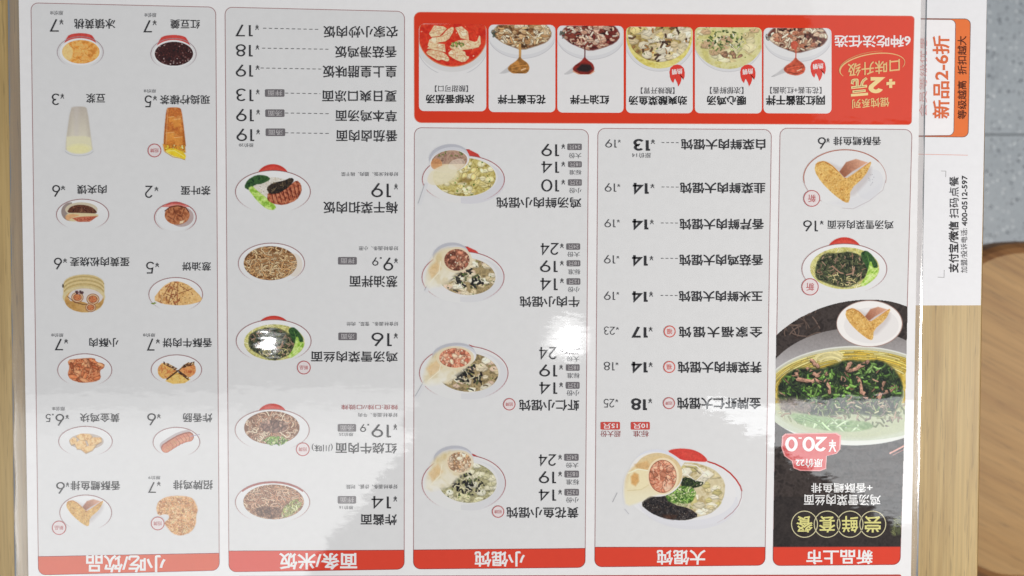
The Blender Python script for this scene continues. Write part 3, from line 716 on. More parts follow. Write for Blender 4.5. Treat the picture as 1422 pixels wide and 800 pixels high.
# bamboo steamer
p = Pic(84, 378, 150, 437); p.put(p.poly([(88, 392), (94, 386), (106, 382), (120, 381), (133, 383), (143, 389), (145, 396), (145, 418), (138, 430), (118, 435), (98, 430), (88, 416)], .8), (196, 174, 122))
for k in range(5): p.stroke(ell_pts(116.5, 398+k*2.6, 29-k*.2, 14, 20, 195, 345), .8, (150, 124, 76) if k % 2 == 0 else (214, 196, 150), None, .8)
p.put(p.ell(116.5, 412.5, 29.5, 15), (202, 186, 142)); m = p.ell(117, 417, 27, 16.5); p.put(m, (186, 144, 86)); p.mottle(m, [(176, 134, 76), (196, 156, 98)], 5)
pp = p.ell(119, 412, 24, 12.5)*m; p.put(pp*(1-p.ell(104, 427, 22, 9)), (206, 198, 192)); p.stroke([(94, 412), (104, 420), (116, 423), (126, 422)], 1, (84, 56, 36), m, .8)
for x, y, r in ((107.5, 413, 8), (129, 415.5, 8.5), (126, 427, 7)):
    p.put(p.ell(x, y, r, r*.85), (206, 174, 138)); p.mottle(p.ell(x, y, r*.72, r*.6), [(172, 96, 62), (206, 134, 86), (150, 80, 54)], 2); p.ring(x, y, r, r*.85, .8, (140, 92, 64), fade=False); p.ring(x, y, r*.7, r*.55, .5, (120, 70, 50), fade=False)
p.chunks(p.poly([(104, 404), (118, 403), (116, 409), (106, 409)]), 9, [(110, 74, 76), (150, 120, 118), (84, 58, 60)], 2); p.put(p.ell(87.5, 397, 1.2, 2.6), (70, 60, 46)); p.build(A, 'bamboo steamer with two dumplings')
# scallion pancake
p = Pic(203, 384, 286, 436); plate(p, 244, 409, 37.3, 23.5)
m = p.poly([(212, 416), (226, 398), (238, 391), (250, 391), (264, 397), (281, 414), (278, 419), (262, 423), (244, 424), (226, 422)], .6); p.put(m, (206, 162, 104)); p.mottle(m, [(184, 132, 80), (214, 174, 118), (222, 184, 130), (198, 150, 92)], 4)
p.mottle(m*(p.X > 247), [(206, 166, 104), (220, 184, 124)], 5, .6)
for a, b in (((238, 391), (222, 420)), ((243, 391), (234, 421)), ((247, 392), (246, 424)), ((238, 400), (248, 404)), ((230, 408), (240, 412)), ((248, 408), (266, 401)), ((250, 397), (262, 404))): p.stroke([a, b], 1.0, (122, 70, 42), m, .85)
p.shreds(m*(p.X < 250), 22, [(150, 88, 54), (222, 170, 118), (176, 112, 72)], 1.2, 7); p.specks(m, 40, [(130, 76, 44), (228, 196, 144)], .7); p.noodles(p.ell(213, 421, 5, 1.6), 4, [(140, 156, 70)], .9, 5); p.build(A, 'plate of sliced scallion pancake')
# crispy pork
p = Pic(78, 489, 158, 540); plate(p, 117.7, 514, 37.6, 22.6)
m = p.poly([(94, 500), (108, 498.5), (131, 497), (133, 503), (145, 505.5), (144, 511), (138, 514), (140, 526), (132, 530), (112, 531.5), (98, 527), (94, 519), (97, 511)], 1.2); p.put(m, (186, 108, 70))
p.mottle(m, [(146, 74, 46), (196, 118, 78), (210, 140, 98), (176, 96, 62)], 3.2); p.chunks(m, 42, [(196, 116, 76), (214, 146, 104), (170, 92, 58)], 5, .36, .62); p.specks(m, 40, [(226, 176, 132), (130, 62, 40)], .6); p.build(A, 'plate of brown crispy pork strips')
# crisp beef pies
p = Pic(208, 490, 283, 537); plate(p, 245, 513.5, 35, 20.6)
for pts, cs in (([(219, 511), (226, 503), (238, 508), (246, 514), (240, 520), (228, 527), (220, 521)], [(206, 150, 80), (214, 176, 106), (190, 116, 66)]), ([(248, 515), (254, 508), (262, 503), (271, 507), (272, 518), (262, 525), (252, 519)], [(196, 118, 72), (214, 156, 96), (176, 96, 56)]), ([(246, 517), (256, 521), (264, 527), (256, 532), (240, 533), (230, 529)], [(214, 176, 96), (222, 190, 116), (204, 156, 80)])):
    m = p.poly(pts, .8); p.put(m, cs[0]); p.mottle(m, cs, 3.5)
for a, b in (((227, 503), (247, 514)), ((253, 509), (270, 504)), ((248, 516), (262, 526))): p.shreds(p.poly([(a[0], a[1]-2), (b[0], b[1]-2), (b[0], b[1]+2.4), (a[0], a[1]+2.4)]), 22, [(84, 54, 40), (130, 84, 56), (60, 38, 30), (196, 160, 120)], 1.3, 4)
p.stroke([(247, 515), (232, 526.5)], 2.2, (84, 54, 30)); p.stroke([(247, 515), (262, 503.5)], 1.2, (96, 70, 44)); p.build(A, 'plate of four beef pie wedges')
# nuggets
p = Pic(79, 590, 159, 634); plate(p, 118.7, 613, 37.2, 20.8)
p.put(p.ell(120, 613, 24, 11), (150, 126, 108), .5)
for pts in ([(106, 606), (112, 602.5), (124, 603), (128, 606), (124, 611), (112, 611.5)], [(97, 611), (102, 607.5), (106, 609), (106, 616), (99, 617.5)], [(121, 612), (130, 607.5), (140, 608), (141, 613), (134, 617), (124, 619)], [(104, 616), (110, 611.5), (118, 612.5), (120, 618), (116, 624), (107, 623)], [(113, 624), (122, 619.5), (133, 618.5), (128, 625), (119, 629)]):
    m = p.poly(pts, 1.2); p.put(p.poly(np.array(pts)+(.3, 1), 2), (122, 84, 46), .9); p.put(m, (212, 168, 108)); p.mottle(m, [(192, 140, 82), (218, 178, 120), (228, 194, 140)], 3.5)
p.build(A, 'plate of golden chicken nuggets')
# sausage
p = Pic(211, 592, 281, 636); plate(p, 245, 614, 32.4, 20.5); ax = [(230.5, 622), (238, 617), (248, 611), (257, 607.5), (262.5, 606.5)]
p.stroke(np.array(ax)-(2.5, 3), 12.5, (166, 150, 150), None, .7); p.stroke(ax, 13.6, (150, 84, 62)); p.stroke(np.array(ax)+(0, 1), 11.2, (196, 122, 96)); p.stroke(np.array(ax)+(0, 2.4), 5, (206, 150, 118), None, .7)
for i in range(7): x = 233+i*4.6; y = 621-i*2.4; p.stroke([(x-2, y-5), (x+3, y+1), (x+2, y+5)], .9, (140, 70, 50), None, .6)
p.stroke([(264, 606), (277, 603.5)], 1.0, (160, 150, 168)); p.mottle(p.poly([(229, 618), (240, 610), (246, 614), (238, 625), (230, 628)], 2), [(196, 140, 96), (186, 112, 84)], 3, .6); p.build(A, 'plate with one fried sausage')
def fish(p, T):
    """two crumbed fish fillets in a V; T maps the unit drawing to the picture"""
    q = lambda pts: [T(*a) for a in pts]
    sh = p.poly(q([(.02, .10), (.2, .02), (.5, .2), (1.0, .1), (.98, .4), (.62, .9), (.3, .7)]), 4); p.put(sh, (170, 158, 156), .45)
    fl_ = p.poly(q([(.43, .27), (.55, .05), (.72, -.02), (.93, .06), (.66, .26), (.52, .40)]), 1.0); q0, q1 = T(.45, .35), T(.86, .02); tt = np.clip(((p.X-q0[0])*(q1[0]-q0[0])+(p.Y-q0[1])*(q1[1]-q0[1]))/((q1[0]-q0[0])**2+(q1[1]-q0[1])**2), 0, 1)[..., None]; p.put(fl_, np.array((138, 84, 62))*(1-tt)+np.array((206, 158, 132))*tt)
    L = p.poly(q([(.03, .06), (.17, .02), (.31, .12), (.42, .27), (.53, .44), (.70, .30), (.97, .04), (.985, .08), (.88, .36), (.62, .66), (.605, .95), (.53, .955), (.34, .78), (.12, .50), (.0, .24)]), .9)
    p.put(L, (206, 164, 92)); p.mottle(L, [(184, 136, 68), (208, 166, 92), (218, 182, 112), (198, 152, 80)], 3.4); p.mottle(L, [(176, 124, 60), (212, 176, 108)], 9, .35); k = max(40, int(L.sum()/p.s**2/9))
    p.specks(L, k, [(222, 192, 126), (170, 118, 58), (212, 172, 96)], .7); p.stroke(q([(.02, .10), (.16, .03), (.30, .13), (.42, .28)]), 1.3, (160, 90, 44), L, .7); p.stroke(q([(.53, .42), (.70, .28), (.97, .05)]), 1.2, (176, 84, 40), L, .8)
p = Pic(79, 685, 159, 739); plate(p, 119, 712, 36, 24.5); fish(p, lambda u, v_: (92+u*52, 694+v_*38)); p.build(A, 'plate with V shaped fried fish')
# chicken steak
p = Pic(213, 685, 280, 747); m = p.poly([(217, 706), (220, 697), (229, 691), (240, 689), (256, 689), (268, 692), (275, 707), (272, 715), (272, 728), (265, 739), (251, 744), (240, 741), (232, 732), (228, 726), (235, 721), (235, 715), (228, 713.5), (220, 716)], 1.4); p.put(m, (206, 154, 100))
f = np.clip((p.Y-700)/40, 0, 1); p.mottle(m, [(182, 120, 70), (210, 158, 104), (222, 180, 132), (196, 140, 88)], 3); p.noodles(m, 150, [(222, 180, 128), (198, 140, 82), (216, 164, 104), (180, 114, 62)], 1.3, 5, .62, .9); p.specks(m, 90, [(236, 206, 164), (150, 90, 48)], .7); p.build(A, 'large crumbed chicken steak')

# ================================================================== column of noodles and rice
B = section([(312.5, 10), (561.8, 16), (561.3, 790.5), (318, 794.2)], 10, ((317.7, 765.3, 561.2, 764), RED), '面条/米饭', (387.5, 767.6, 496, 791), 'noodles and rice column with list of rice dishes')
for nm, box, dg, db, yen, ds, tg in (
  ('农家小炒肉饭', (449, 36, 553, 52.5), '17', (327, 34, 351, 50.5), (354.5, 34.5, 359.5, 41.5), (365.5, 444, 39.2, 41), None),
  ('香菇滑鸡饭', (465, 64, 551, 80.5), '18', (327.5, 61.5, 351, 78.5), (355, 62.5, 360, 69), (364, 456, 66.9, 68.5), None),
  ('皇上皇腊味饭', (448, 91, 551, 108), '19', (327.5, 89.5, 351.5, 106.5), (355, 90.5, 360.5, 97), (362, 446, 94.5, 96), None),
  ('夏日爽口凉面', (447.5, 125.5, 551, 142), '13', (328, 123, 352, 140.5), (355.5, 124, 360.5, 131), (396, 445, 129.4, 130.2), ('拌面', (368, 124, 395, 134.5))),
  ('草本鸡汤面', (466, 153, 551, 169), '19', (328, 151, 352.5, 168.5), (356, 152, 361, 159), (396, 458, 157, 158), ('汤面', (368.5, 152, 395, 162.5))),
  ('番茄卤肉面', (467, 180.5, 552, 197), '19', (328.5, 178.5, 353, 196), (356, 179.5, 361, 186.5), (396, 459, 184.5, 185.5), ('汤面', (369, 178.5, 396, 189)))):
    dish(B, nm, box, .012); price(B, [(dg, db)], yen, .11); dashes(B, ds[0], ds[1], ds[2], ds[3])
    if tg: tag(B, *tg)
small(B, '原价20', (332, 199, 352, 204.5))
dish(B, '梅干菜扣肉饭', (449, 280, 552.5, 296.5), .012); price(B, [('19', (515.7, 254, 543, 274))], (547.5, 255, 552.5, 263), .11); small(B, '好食材:米饭、腊肉、梅干菜', (474, 239, 553, 244.8), 'ingredients_note')
dish(B, '葱油拌面', (485.5, 383, 552, 399), .012); price(B, [('9', (532.5, 357.5, 546, 376)), ('.', (527.8, 357.3, 530, 359.4)), ('9', (517, 357.3, 525.5, 369))], (547.5, 358.5, 552.5, 365.5), .11); small(B, '好食材:面条、小葱', (498.5, 342, 553, 348), 'ingredients_note'); tag(B, '拌面', (469.5, 357, 495.5, 367.5))
dish(B, '鸡汤雪菜肉丝面', (432, 488, 552.5, 503), .012); price(B, [('16', (516, 462, 544, 481))], (547, 462.5, 552.5, 470), .11); small(B, '好食材:面条、雪菜、肉丝', (481.5, 447, 553, 452.8), 'ingredients_note'); tag(B, '汤面', (470, 462, 495.5, 472.5)); stamp(B, '新品', 422, 510.5, 9.6)
dish(B, '红烧牛肉面', (466, 615, 551, 630), .012); dish(B, '(川味)', (433, 616, 462, 627.5), .0); price(B, [('19', (516, 589, 543, 607.5)), ('.', (510.3, 588.8, 512.4, 591)), ('9', (500, 588.8, 508.3, 600))], (546.5, 589, 551.5, 597), .11); small(B, '原价25', (471, 601, 490.5, 606)); small(B, '好食材:面条、牛肉', (497.5, 573.5, 552, 579.3), 'ingredients_note'); small(B, '辣度:□辣//□微辣', (474, 562, 552.5, 569), 'spice_choice', ink((164, 92, 92))); tag(B, '汤面', (469, 589, 494.5, 599.5)); stamp(B, '招牌', 420.5, 624, 9.6)
dish(B, '炸酱面', (501, 714, 551, 729.5), .012); price(B, [('14', (516, 689, 543, 707))], (546.5, 689, 551.5, 696.5), .11); small(B, '原价16', (471, 702.5, 490.5, 707.5)); small(B, '好食材:面条、炸酱、时蔬', (481, 673, 552, 679), 'ingredients_note'); tag(B, '拌面', (469, 689, 494.5, 699.5))
def dish_bowl(cx, cy, rx, ry, top, hw, rim=RIM):
    p = Pic(cx-rx-3, top-3, cx+rx+3, cy+ry+4)
    by = cy-ry*.62; am = p.ell(cx, by, hw, by-top)*(p.Y < by+2); p.put(am, (186, 60, 50)); p.put(p.ell(cx, by, hw*.86, (by-top)*.84)*(p.Y < by+2), (204, 80, 66), .7); p.put(p.ell(cx-hw*.2, by-2, hw*.4, 2.2), (214, 104, 88), .4)
    plate(p, cx, cy, rx, ry, rim, None, 1.1); return p
def bokchoy(p, leaf, stem):
    p.put(p.poly(leaf, 1.2), (44, 72, 42)); p.mottle(p.poly(leaf, 1.2), [(30, 56, 34), (62, 96, 52), (44, 74, 40)], 3)
    p.put(p.poly(stem, .9), (150, 186, 74)); p.mottle(p.poly(stem, .8), [(128, 170, 58), (176, 204, 104), (196, 214, 140)], 4)
p = dish_bowl(379, 266.3, 52, 29.5, 228, 23)
m = p.ell(375, 260, 32, 14); p.put(m, (206, 200, 190)); p.specks(m, 200, [(222, 218, 210), (176, 166, 150), (206, 196, 176), (190, 178, 160)], .9)
bokchoy(p, [(339, 260), (344, 250), (356, 243), (370, 244), (376, 249), (364, 255), (354, 256), (346, 264)], [(344, 262), (350, 258), (358, 266), (372, 276), (384, 287), (380, 292), (370, 290), (358, 280)])
m = p.poly([(371, 278), (372, 268), (382, 262), (402, 258), (412, 250), (418, 256), (419, 266), (412, 278), (394, 285), (380, 283)], .8); p.put(m, (146, 76, 54)); p.mottle(m, [(110, 50, 36), (168, 92, 64), (190, 122, 90)], 3)
for i in range(8): x = 376+i*5.4; p.stroke([(x, 266+(i % 2)-i*1.1), (x+2.5, 275-i*.7), (x+4.5, 283-i*1.2)], 1.1, (92, 38, 28), m, .9); p.stroke([(x+2.2, 266-i*1.1), (x+4.6, 275-i*.7)], 1.0, (206, 140, 108), m, .7)
m = p.poly([(370, 261), (378, 254), (392, 252), (404, 246.5), (409, 250), (402, 259), (388, 268), (374, 270)], .8); p.put(m, (54, 44, 36)); p.shreds(m, 90, [(64, 52, 40), (36, 30, 26), (96, 82, 62)], 1.2, 5); p.build(B, 'white bowl of rice with greens and sliced pork')
p = Pic(328, 334, 428, 398); plate(p, 377, 366, 46, 28.3); m = p.ell(375.5, 365.5, 37, 23.6); p.put(m, (112, 76, 46)); p.put(p.ell(408, 368, 12, 16), (206, 190, 170), .5)
p.noodles(m, 250, [(204, 168, 124), (186, 144, 98), (212, 182, 142), (164, 120, 78)], 1.45, 15, .36, .8); p.build(B, 'white plate of tan scallion oil noodles')
def greens_soup(p, cx, cy, rx, ry):
    m = p.ell(cx, cy, rx, ry); p.put(m, (186, 184, 118)); p.mottle(m, [(170, 168, 96), (204, 200, 140), (188, 182, 110)], 5)
    p.noodles(m*(1-p.ell(cx, cy+2, rx*.7, ry*.7)), 46, [(206, 196, 130), (190, 180, 108), (216, 208, 156)], 1.5, 15, .7, .4)
    d = p.poly(ell_pts(cx-rx*.06, cy+ry*.05, rx*.80, ry*.84, 14)*1.0+RNG.normal(size=(14, 2))*rx*.035, 2.5); p.put(d, (56, 60, 46), .85); p.mottle(d, [(40, 46, 36), (74, 82, 58), (56, 60, 44), (96, 96, 70)], 2.6)
    p.shreds(d, 230, [(60, 68, 48), (42, 48, 36), (84, 92, 62), (36, 40, 32), (104, 104, 74)], 1.2, 5); p.shreds(d, 46, [(142, 116, 96), (160, 134, 112), (120, 94, 76)], 1.1, 6); p.noodles(p.ell(cx, cy+ry*.5, rx*.6, ry*.34), 26, [(196, 184, 132), (176, 166, 112)], .9, 6)
    p.stroke([(cx-rx*.35, cy-ry*.1), (cx-rx*.15, cy+ry*.2), (cx-rx*.05, cy+ry*.25)], 2.0, (150, 118, 98)); p.stroke([(cx+rx*.28, cy-ry*.05), (cx+rx*.22, cy+ry*.25), (cx+rx*.05, cy+ry*.32)], 1.8, (158, 126, 106))
    bokchoy(p, [(cx+rx*.46, cy-ry*.72), (cx+rx*.62, cy-ry*.86), (cx+rx*.80, cy-ry*.62), (cx+rx*.97, cy-ry*.15), (cx+rx*.90, cy+ry*.15), (cx+rx*.72, cy+ry*.2), (cx+rx*.62, cy-ry*.1), (cx+rx*.52, cy-ry*.4)], [(cx+rx*.72, cy-ry*.3), (cx+rx*.78, cy-ry*.3), (cx+rx*.82, cy+ry*.0), (cx+rx*.98, cy-ry*.02), (cx+rx*.97, cy+ry*.25), (cx+rx*.78, cy+ry*.62), (cx+rx*.54, cy+ry*.88), (cx+rx*.44, cy+ry*.80), (cx+rx*.58, cy+ry*.5), (cx+rx*.68, cy+ry*.1)])
    p.stroke([(cx+rx*.93, cy+ry*.02), (cx+rx*.7, cy+ry*.5), (cx+rx*.52, cy+ry*.76)], .8, (214, 226, 160), None, .8); p.stroke([(cx+rx*.66, cy-ry*.6), (cx+rx*.74, cy-.1*ry)], .8, (120, 160, 80), None, .7)
p = dish_bowl(380, 473.5, 52, 29.5, 438.5, 22.5); greens_soup(p, 381, 475.5, 42, 25); p.build(B, 'white bowl of dark greens noodle soup with bok choy')
p = dish_bowl(378, 597, 51.5, 28.6, 560.5, 21.5, (150, 112, 110)); m = p.ell(377.5, 594, 38.5, 23); p.put(m, (126, 88, 66)); p.noodles(m, 220, [(208, 172, 144), (190, 146, 118), (218, 188, 162), (170, 124, 98)], 1.4, 13, .4, .8)
d = p.ell(380, 592, 20, 9); p.put(d, (140, 108, 94), .7); p.chunks(d, 46, [(150, 116, 100), (128, 96, 84), (176, 142, 124)], 4, .6); p.shreds(p.poly([(364, 612), (374, 606), (392, 606), (402, 612), (388, 619), (374, 618)], 1), 70, [(110, 150, 62), (150, 180, 92), (80, 116, 50), (190, 206, 140)], 1.3, 5); p.build(B, 'bowl of beef noodles with green onion')
p = Pic(325, 662, 433, 729); plate(p, 378.5, 697.5, 51.6, 28.8, (150, 104, 100)); p.stroke(ell_pts(378.5, 697.5, 50.8, 27.6, 30, 215, 325), 2.6, (156, 96, 90)); m = p.ell(380, 697, 42, 24); p.put(m, (136, 96, 72))
p.noodles(m, 260, [(202, 162, 132), (186, 140, 110), (214, 180, 152), (166, 120, 94)], 1.4, 14, .42, .7); d = p.poly([(350, 708), (368, 703), (390, 706), (390, 718), (376, 720), (358, 716)], 2); p.put(d, (120, 88, 70), .8); p.chunks(d, 80, [(128, 94, 74), (104, 74, 60), (150, 114, 92)], 2.2, .7)
d = p.poly([(391, 712), (398, 700), (412, 692), (420, 698), (414, 708), (402, 716), (392, 719)], 2); p.shreds(d, 80, [(190, 190, 130), (168, 172, 104), (204, 204, 156), (146, 152, 88)], 1.4, 7); p.build(B, 'plate of brown noodles with meat sauce and cucumber')

# ================================================================== column of small wontons
Cs = section([(575.5, 177.3), (817.2, 180), (812.5, 788), (574.2, 790.2)], 10, ((574.3, 763.8, 812.6, 761.6), RED), '小馄饨', (659, 765.4, 729, 787), 'small wonton column with four bowls and three sizes each')
for nm, box, st, rows, yx0, tg, lb in (
  ('鸡汤鲜肉小馄饨', (689.5, 274, 807.5, 289), None, (('10', (751.7, 249, 776.5, 266.2)), ('14', (752, 224, 776.5, 241)), ('19', (752, 199.5, 776.5, 217))), 779.7, ((789, 249, 808, 258), (789, 224, 808, 232.5), (788, 199.5, 808, 208.5)), ((790.5, 261, 807.5, 268.5), (790.5, 236, 807.5, 243), (790, 212.5, 807.5, 220))),
  ('牛肉小馄饨', (722, 411.5, 805, 426.5), None, (('14', (750.5, 386, 774.5, 404)), ('19', (750, 361.5, 774.5, 378)), ('24', (751, 337.5, 776.5, 355))), 777.8, ((787, 386.5, 806, 395.5), (787, 361.5, 806, 370), (786.5, 338, 805.7, 347)), ((788.7, 398.5, 805, 406), (789, 374, 806, 381.5), (788, 349.8, 805.5, 357))),
  ('虾仁小馄饨', (721, 555, 804.5, 570.5), (707.3, 561.5, 8.6), (('14', (749, 530.5, 774, 548)), ('19', (749, 506, 774, 523)), ('24', (749, 482, 774, 500))), 776.7, ((785.7, 530.5, 805, 540), (786, 506, 805, 515), (785, 483, 805, 492)), ((787, 542, 804.6, 550), (787.5, 518, 805, 525.5), (787, 494.7, 804.6, 502))),
  ('黄花鱼小馄饨', (703.5, 704.3, 803.4, 719.5), (691.7, 710.6, 8.6), (('14', (748.4, 679.5, 772.3, 696.3)), ('19', (748.4, 654.3, 772.3, 671.3)), ('24', (748.4, 631, 773, 648))), 775.3, ((784, 679, 804, 688.4), (784, 653.7, 804, 663.3), (783.6, 630.3, 803.6, 640)), ((786, 690.8, 803.7, 698.3), (786.3, 665.8, 804.2, 673.5), (786, 642.7, 803.4, 649.9)))):
    dish(Cs, nm, box, .014)
    if st: stamp(Cs, '招牌', *st)
    for k in range(3):
        d, db = rows[k]; price(Cs, [(d, db)], (yx0, db[1]+.5, yx0+5.2, db[1]+7.2), .115)
        tag(Cs, ('12只', '18只', '24只')[k], tg[k]); small(Cs, ('小份', '标准', '大份')[k], lb[k], 'size_name')
def wontons(p, m, n, cols, size=6.5):
    """folded wrappers: pale crumpled patches with a darker fold"""
    for (x, y) in p.inside(m, n):
        r = size*(.7+.6*RNG.random()); a = RNG.random()*6.28; c = np.array(cols[RNG.integers(len(cols))], float)*(.9+.14*RNG.random())
        k = RNG.integers(5, 8); pts = [(x+math.cos(a+6.28*i/k)*r*(.6+.6*RNG.random()), y+math.sin(a+6.28*i/k)*r*.62*(.6+.6*RNG.random())) for i in range(k)]
        p.put(p.poly(np.array(pts)+(.3, .9), 1.2)*m, c*.66, .75); p.put(p.poly(pts, .6)*m, c); p.put(p.poly(np.array(pts)*.55+np.array((x-1, y-1))*.45, 2)*m, np.minimum(c*1.09+6, 240), .7)
        p.stroke([(x+math.cos(a)*r*.7, y+math.sin(a)*r*.45), (x, y), (x+math.cos(a+2.3)*r*.7, y+math.sin(a+2.3)*r*.45)], .6, c*.68, m, .8)
def ladle(p, cx, cy, rx, ry, rot=0, handle=None):
    if handle:
        a, b = handle; p.stroke([a, b], 5.0, (206, 205, 206)); p.stroke([(a[0]-2.4, a[1]-.5), (b[0]-2.2, b[1]-1)], .8, (150, 152, 156))
    p.put(p.ell(cx-1, cy-ry*.22, rx, ry*1.02, rot), (176, 176, 182)); p.put(p.ell(cx+1, cy-ry*.05, rx*.99, ry*.95, rot), (196, 196, 200)); p.put(p.ell(cx, cy+ry*.12, rx, ry*.88, rot), (216, 214, 212))
def spoon_bowl(cx, cy, rx, ry, top):
    p = Pic(cx-rx-9, top-6, cx+rx+3, cy+ry+6); return p
def redfoot(p, pts): p.put(p.poly(pts, .6), (188, 64, 56)); p.stroke([pts[0], pts[1]], .8, (150, 44, 40))
# chicken soup small wontons
p = Pic(578, 198, 705, 286); redfoot(p, [(641, 207), (652, 208), (664, 214), (668, 220), (655, 221), (648, 214)]); m = p.ell(643.5, 249, 57, 33); p.put(m, (212, 210, 208)); p.put(p.ell(652, 253, 49, 30)*(p.X > 640), (196, 194, 200), .7); p.put(p.ell(640, 246, 51, 28), (214, 212, 210), .8); p.ring(643.5, 249, 57, 33, 1.1, (150, 84, 86))
f = p.ell(645, 246, 43.5, 26.5); p.put(f, (178, 164, 96)); p.mottle(f, [(146, 128, 66), (196, 184, 118), (170, 150, 82)], 5); wontons(p, f, 40, [(216, 204, 150), (208, 192, 128), (224, 214, 172)], 5.4); p.chunks(f, 22, [(226, 214, 168), (214, 196, 132)], 3.5, .7, .7); p.specks(f, 26, [(96, 130, 50), (70, 100, 40), (130, 106, 50)], 1.1)
p.put(p.poly([(634, 252), (646, 246), (656, 250), (652, 254), (640, 254)], 2), (120, 92, 46), .6)
ladle(p, 624, 222, 27.5, 17.5, -8, ((592, 256), (583, 283)))
c = p.ell(624, 224, 25, 15, -8); p.put(c, (206, 184, 150)); p.mottle(c*(p.Y < 228), [(150, 116, 100), (176, 146, 124), (120, 92, 78)], 5); p.put(p.ell(606, 228, 8, 8)*1.0, (196, 134, 84), .7); p.specks(c*(p.Y < 217), 14, [(70, 84, 44), (110, 116, 66)], 1.3)
p.put(p.ell(614, 243, 22, 12, -25), (216, 206, 180), .75); p.put(p.poly([(598, 238), (628, 230), (640, 238), (634, 252), (612, 258), (600, 252)], 8), (216, 208, 178), .75); p.put(p.ell(634, 228, 12, 7, -20), (222, 212, 196), .5); p.build(Cs, 'bowl of yellow broth wontons under white ladle')
def filled(cx, cy, rx, ry, top, foot, fc, fcols, hand, dark=None, fr=None, wc=None):
    p = Pic(cx-rx-9, top-3, cx+rx+3, cy+ry+4); redfoot(p, foot)
    m = p.ell(cx, cy, rx, ry); p.put(m, (212, 211, 209)); p.put(p.ell(cx+8, cy+3, rx*.86, ry*.9)*(p.X > cx-4), (198, 197, 200), .6); p.put(p.ell(cx-2, cy-2, rx*.86, ry*.82), (213, 211, 209), .8); p.ring(cx, cy, rx, ry, 1.1, (150, 84, 86))
    f = p.ell(cx+5, cy-1, rx*.70, ry*.72, 4); gap = np.array(dark or (150, 132, 96), float); p.put(f, gap); p.mottle(f, [gap*.8, gap*1.12, gap*.92], 4)
    wontons(p, f, 44, wc or [(216, 202, 172), (208, 190, 152), (222, 214, 192), (210, 184, 160)], 6.6); p.shreds(f, 6, [(62, 58, 50), (120, 100, 74), (48, 46, 42)], 1.3, 5)
    d = p.ell(cx+6, cy+3, rx*.42, ry*.34, 12); p.shreds(d, 26, [(46, 44, 42), (60, 60, 56), (34, 32, 32), (84, 90, 60)], 2.0, 6); p.shreds(p.ell(cx-1, cy-4, rx*.3, ry*.25, -20), 9, [(44, 42, 40), (60, 58, 52)], 2, 5); p.noodles(d, 10, [(206, 196, 164)], 1.0, 9); p.specks(f, 26, [(90, 116, 54), (60, 70, 40), (130, 140, 80)], 1.0)
    lx, ly, lr, lq = fr; ladle(p, lx, ly, lr, lq, -6, hand)
    wr = p.poly([(lx-lr, ly-2), (lx-lr*.4, ly-lq*.8), (lx+lr*.5, ly-lq*.7), (lx+lr*.9, ly+2), (lx+lr*.5, ly+lq*1.0), (lx-lr*.3, ly+lq*2.2), (lx-lr*1.45, ly+lq*2.5), (lx-lr*1.4, ly+lq*1.4)], 6)
    g = np.clip((p.Y-ly)/(lq*2.2), 0, 1)[..., None]; p.put(wr, np.array((204, 186, 146))*(1-g)+np.array((220, 217, 206))*g); p.mottle(wr, [(202, 184, 142), (216, 208, 182), (222, 217, 202)], 9, .5); p.put(p.poly([(lx-lr*1.3, ly+lq), (lx-lr*.8, ly+lq*.2), (lx-lr*.55, ly+lq*.9), (lx-lr*1.1, ly+lq*1.7)], 3), (206, 164, 108), .5); p.stroke([(lx-lr*.6, ly+lq*.3), (lx-lr*.7, ly+lq*1.2), (lx-lr*1.2, ly+lq*2.0)], 1.2, (228, 220, 196), wr, .8)
    x, y, a, b = fc; p.put(p.ell(x, y, a*1.2, b*1.2), (214, 200, 170), .8); q = p.ell(x, y, a, b); p.put(q, fcols[0]); p.mottle(q, fcols, 3); p.chunks(q, 40, fcols, 3.0, .6, .66); p.specks(q, 30, [(230, 214, 190), tuple(np.array(fcols[0])*.6)], .8)
    return p
p = filled(643, 385, 57, 35.5, 337, [(640, 342), (650, 343), (661, 348), (666, 353), (652, 355)], (634.5, 361, 17.5, 15), [(150, 92, 72), (176, 116, 92), (112, 66, 52), (196, 150, 122)], ((600, 388), (592, 404)), fr=(627, 358, 25, 17)); p.build(Cs, 'bowl of wontons with cut beef dumpling on ladle')
p = filled(644, 518, 61.5, 37.5, 475, [(651.5, 479), (660, 482), (668, 487), (671, 491), (662, 491), (656, 485)], (632, 497, 22, 13.5), [(206, 134, 106), (222, 164, 134), (190, 108, 84), (226, 190, 160)], ((592, 528), (579, 551)), fr=(631, 496, 30, 16)); p.build(Cs, 'bowl of wontons with pink shrimp dumpling on ladle')
p = filled(644, 671, 58, 39, 620, [(651, 629), (660, 632), (668, 636), (674, 641), (660, 640)], (638, 642, 16.5, 14), [(206, 176, 146), (222, 200, 172), (176, 140, 110), (190, 150, 112)], None, dark=(160, 154, 118), fr=(630, 640, 27, 17), wc=[(214, 208, 178), (204, 198, 158), (220, 216, 194)]); p.build(Cs, 'bowl of wontons with pale fish dumpling on ladle')

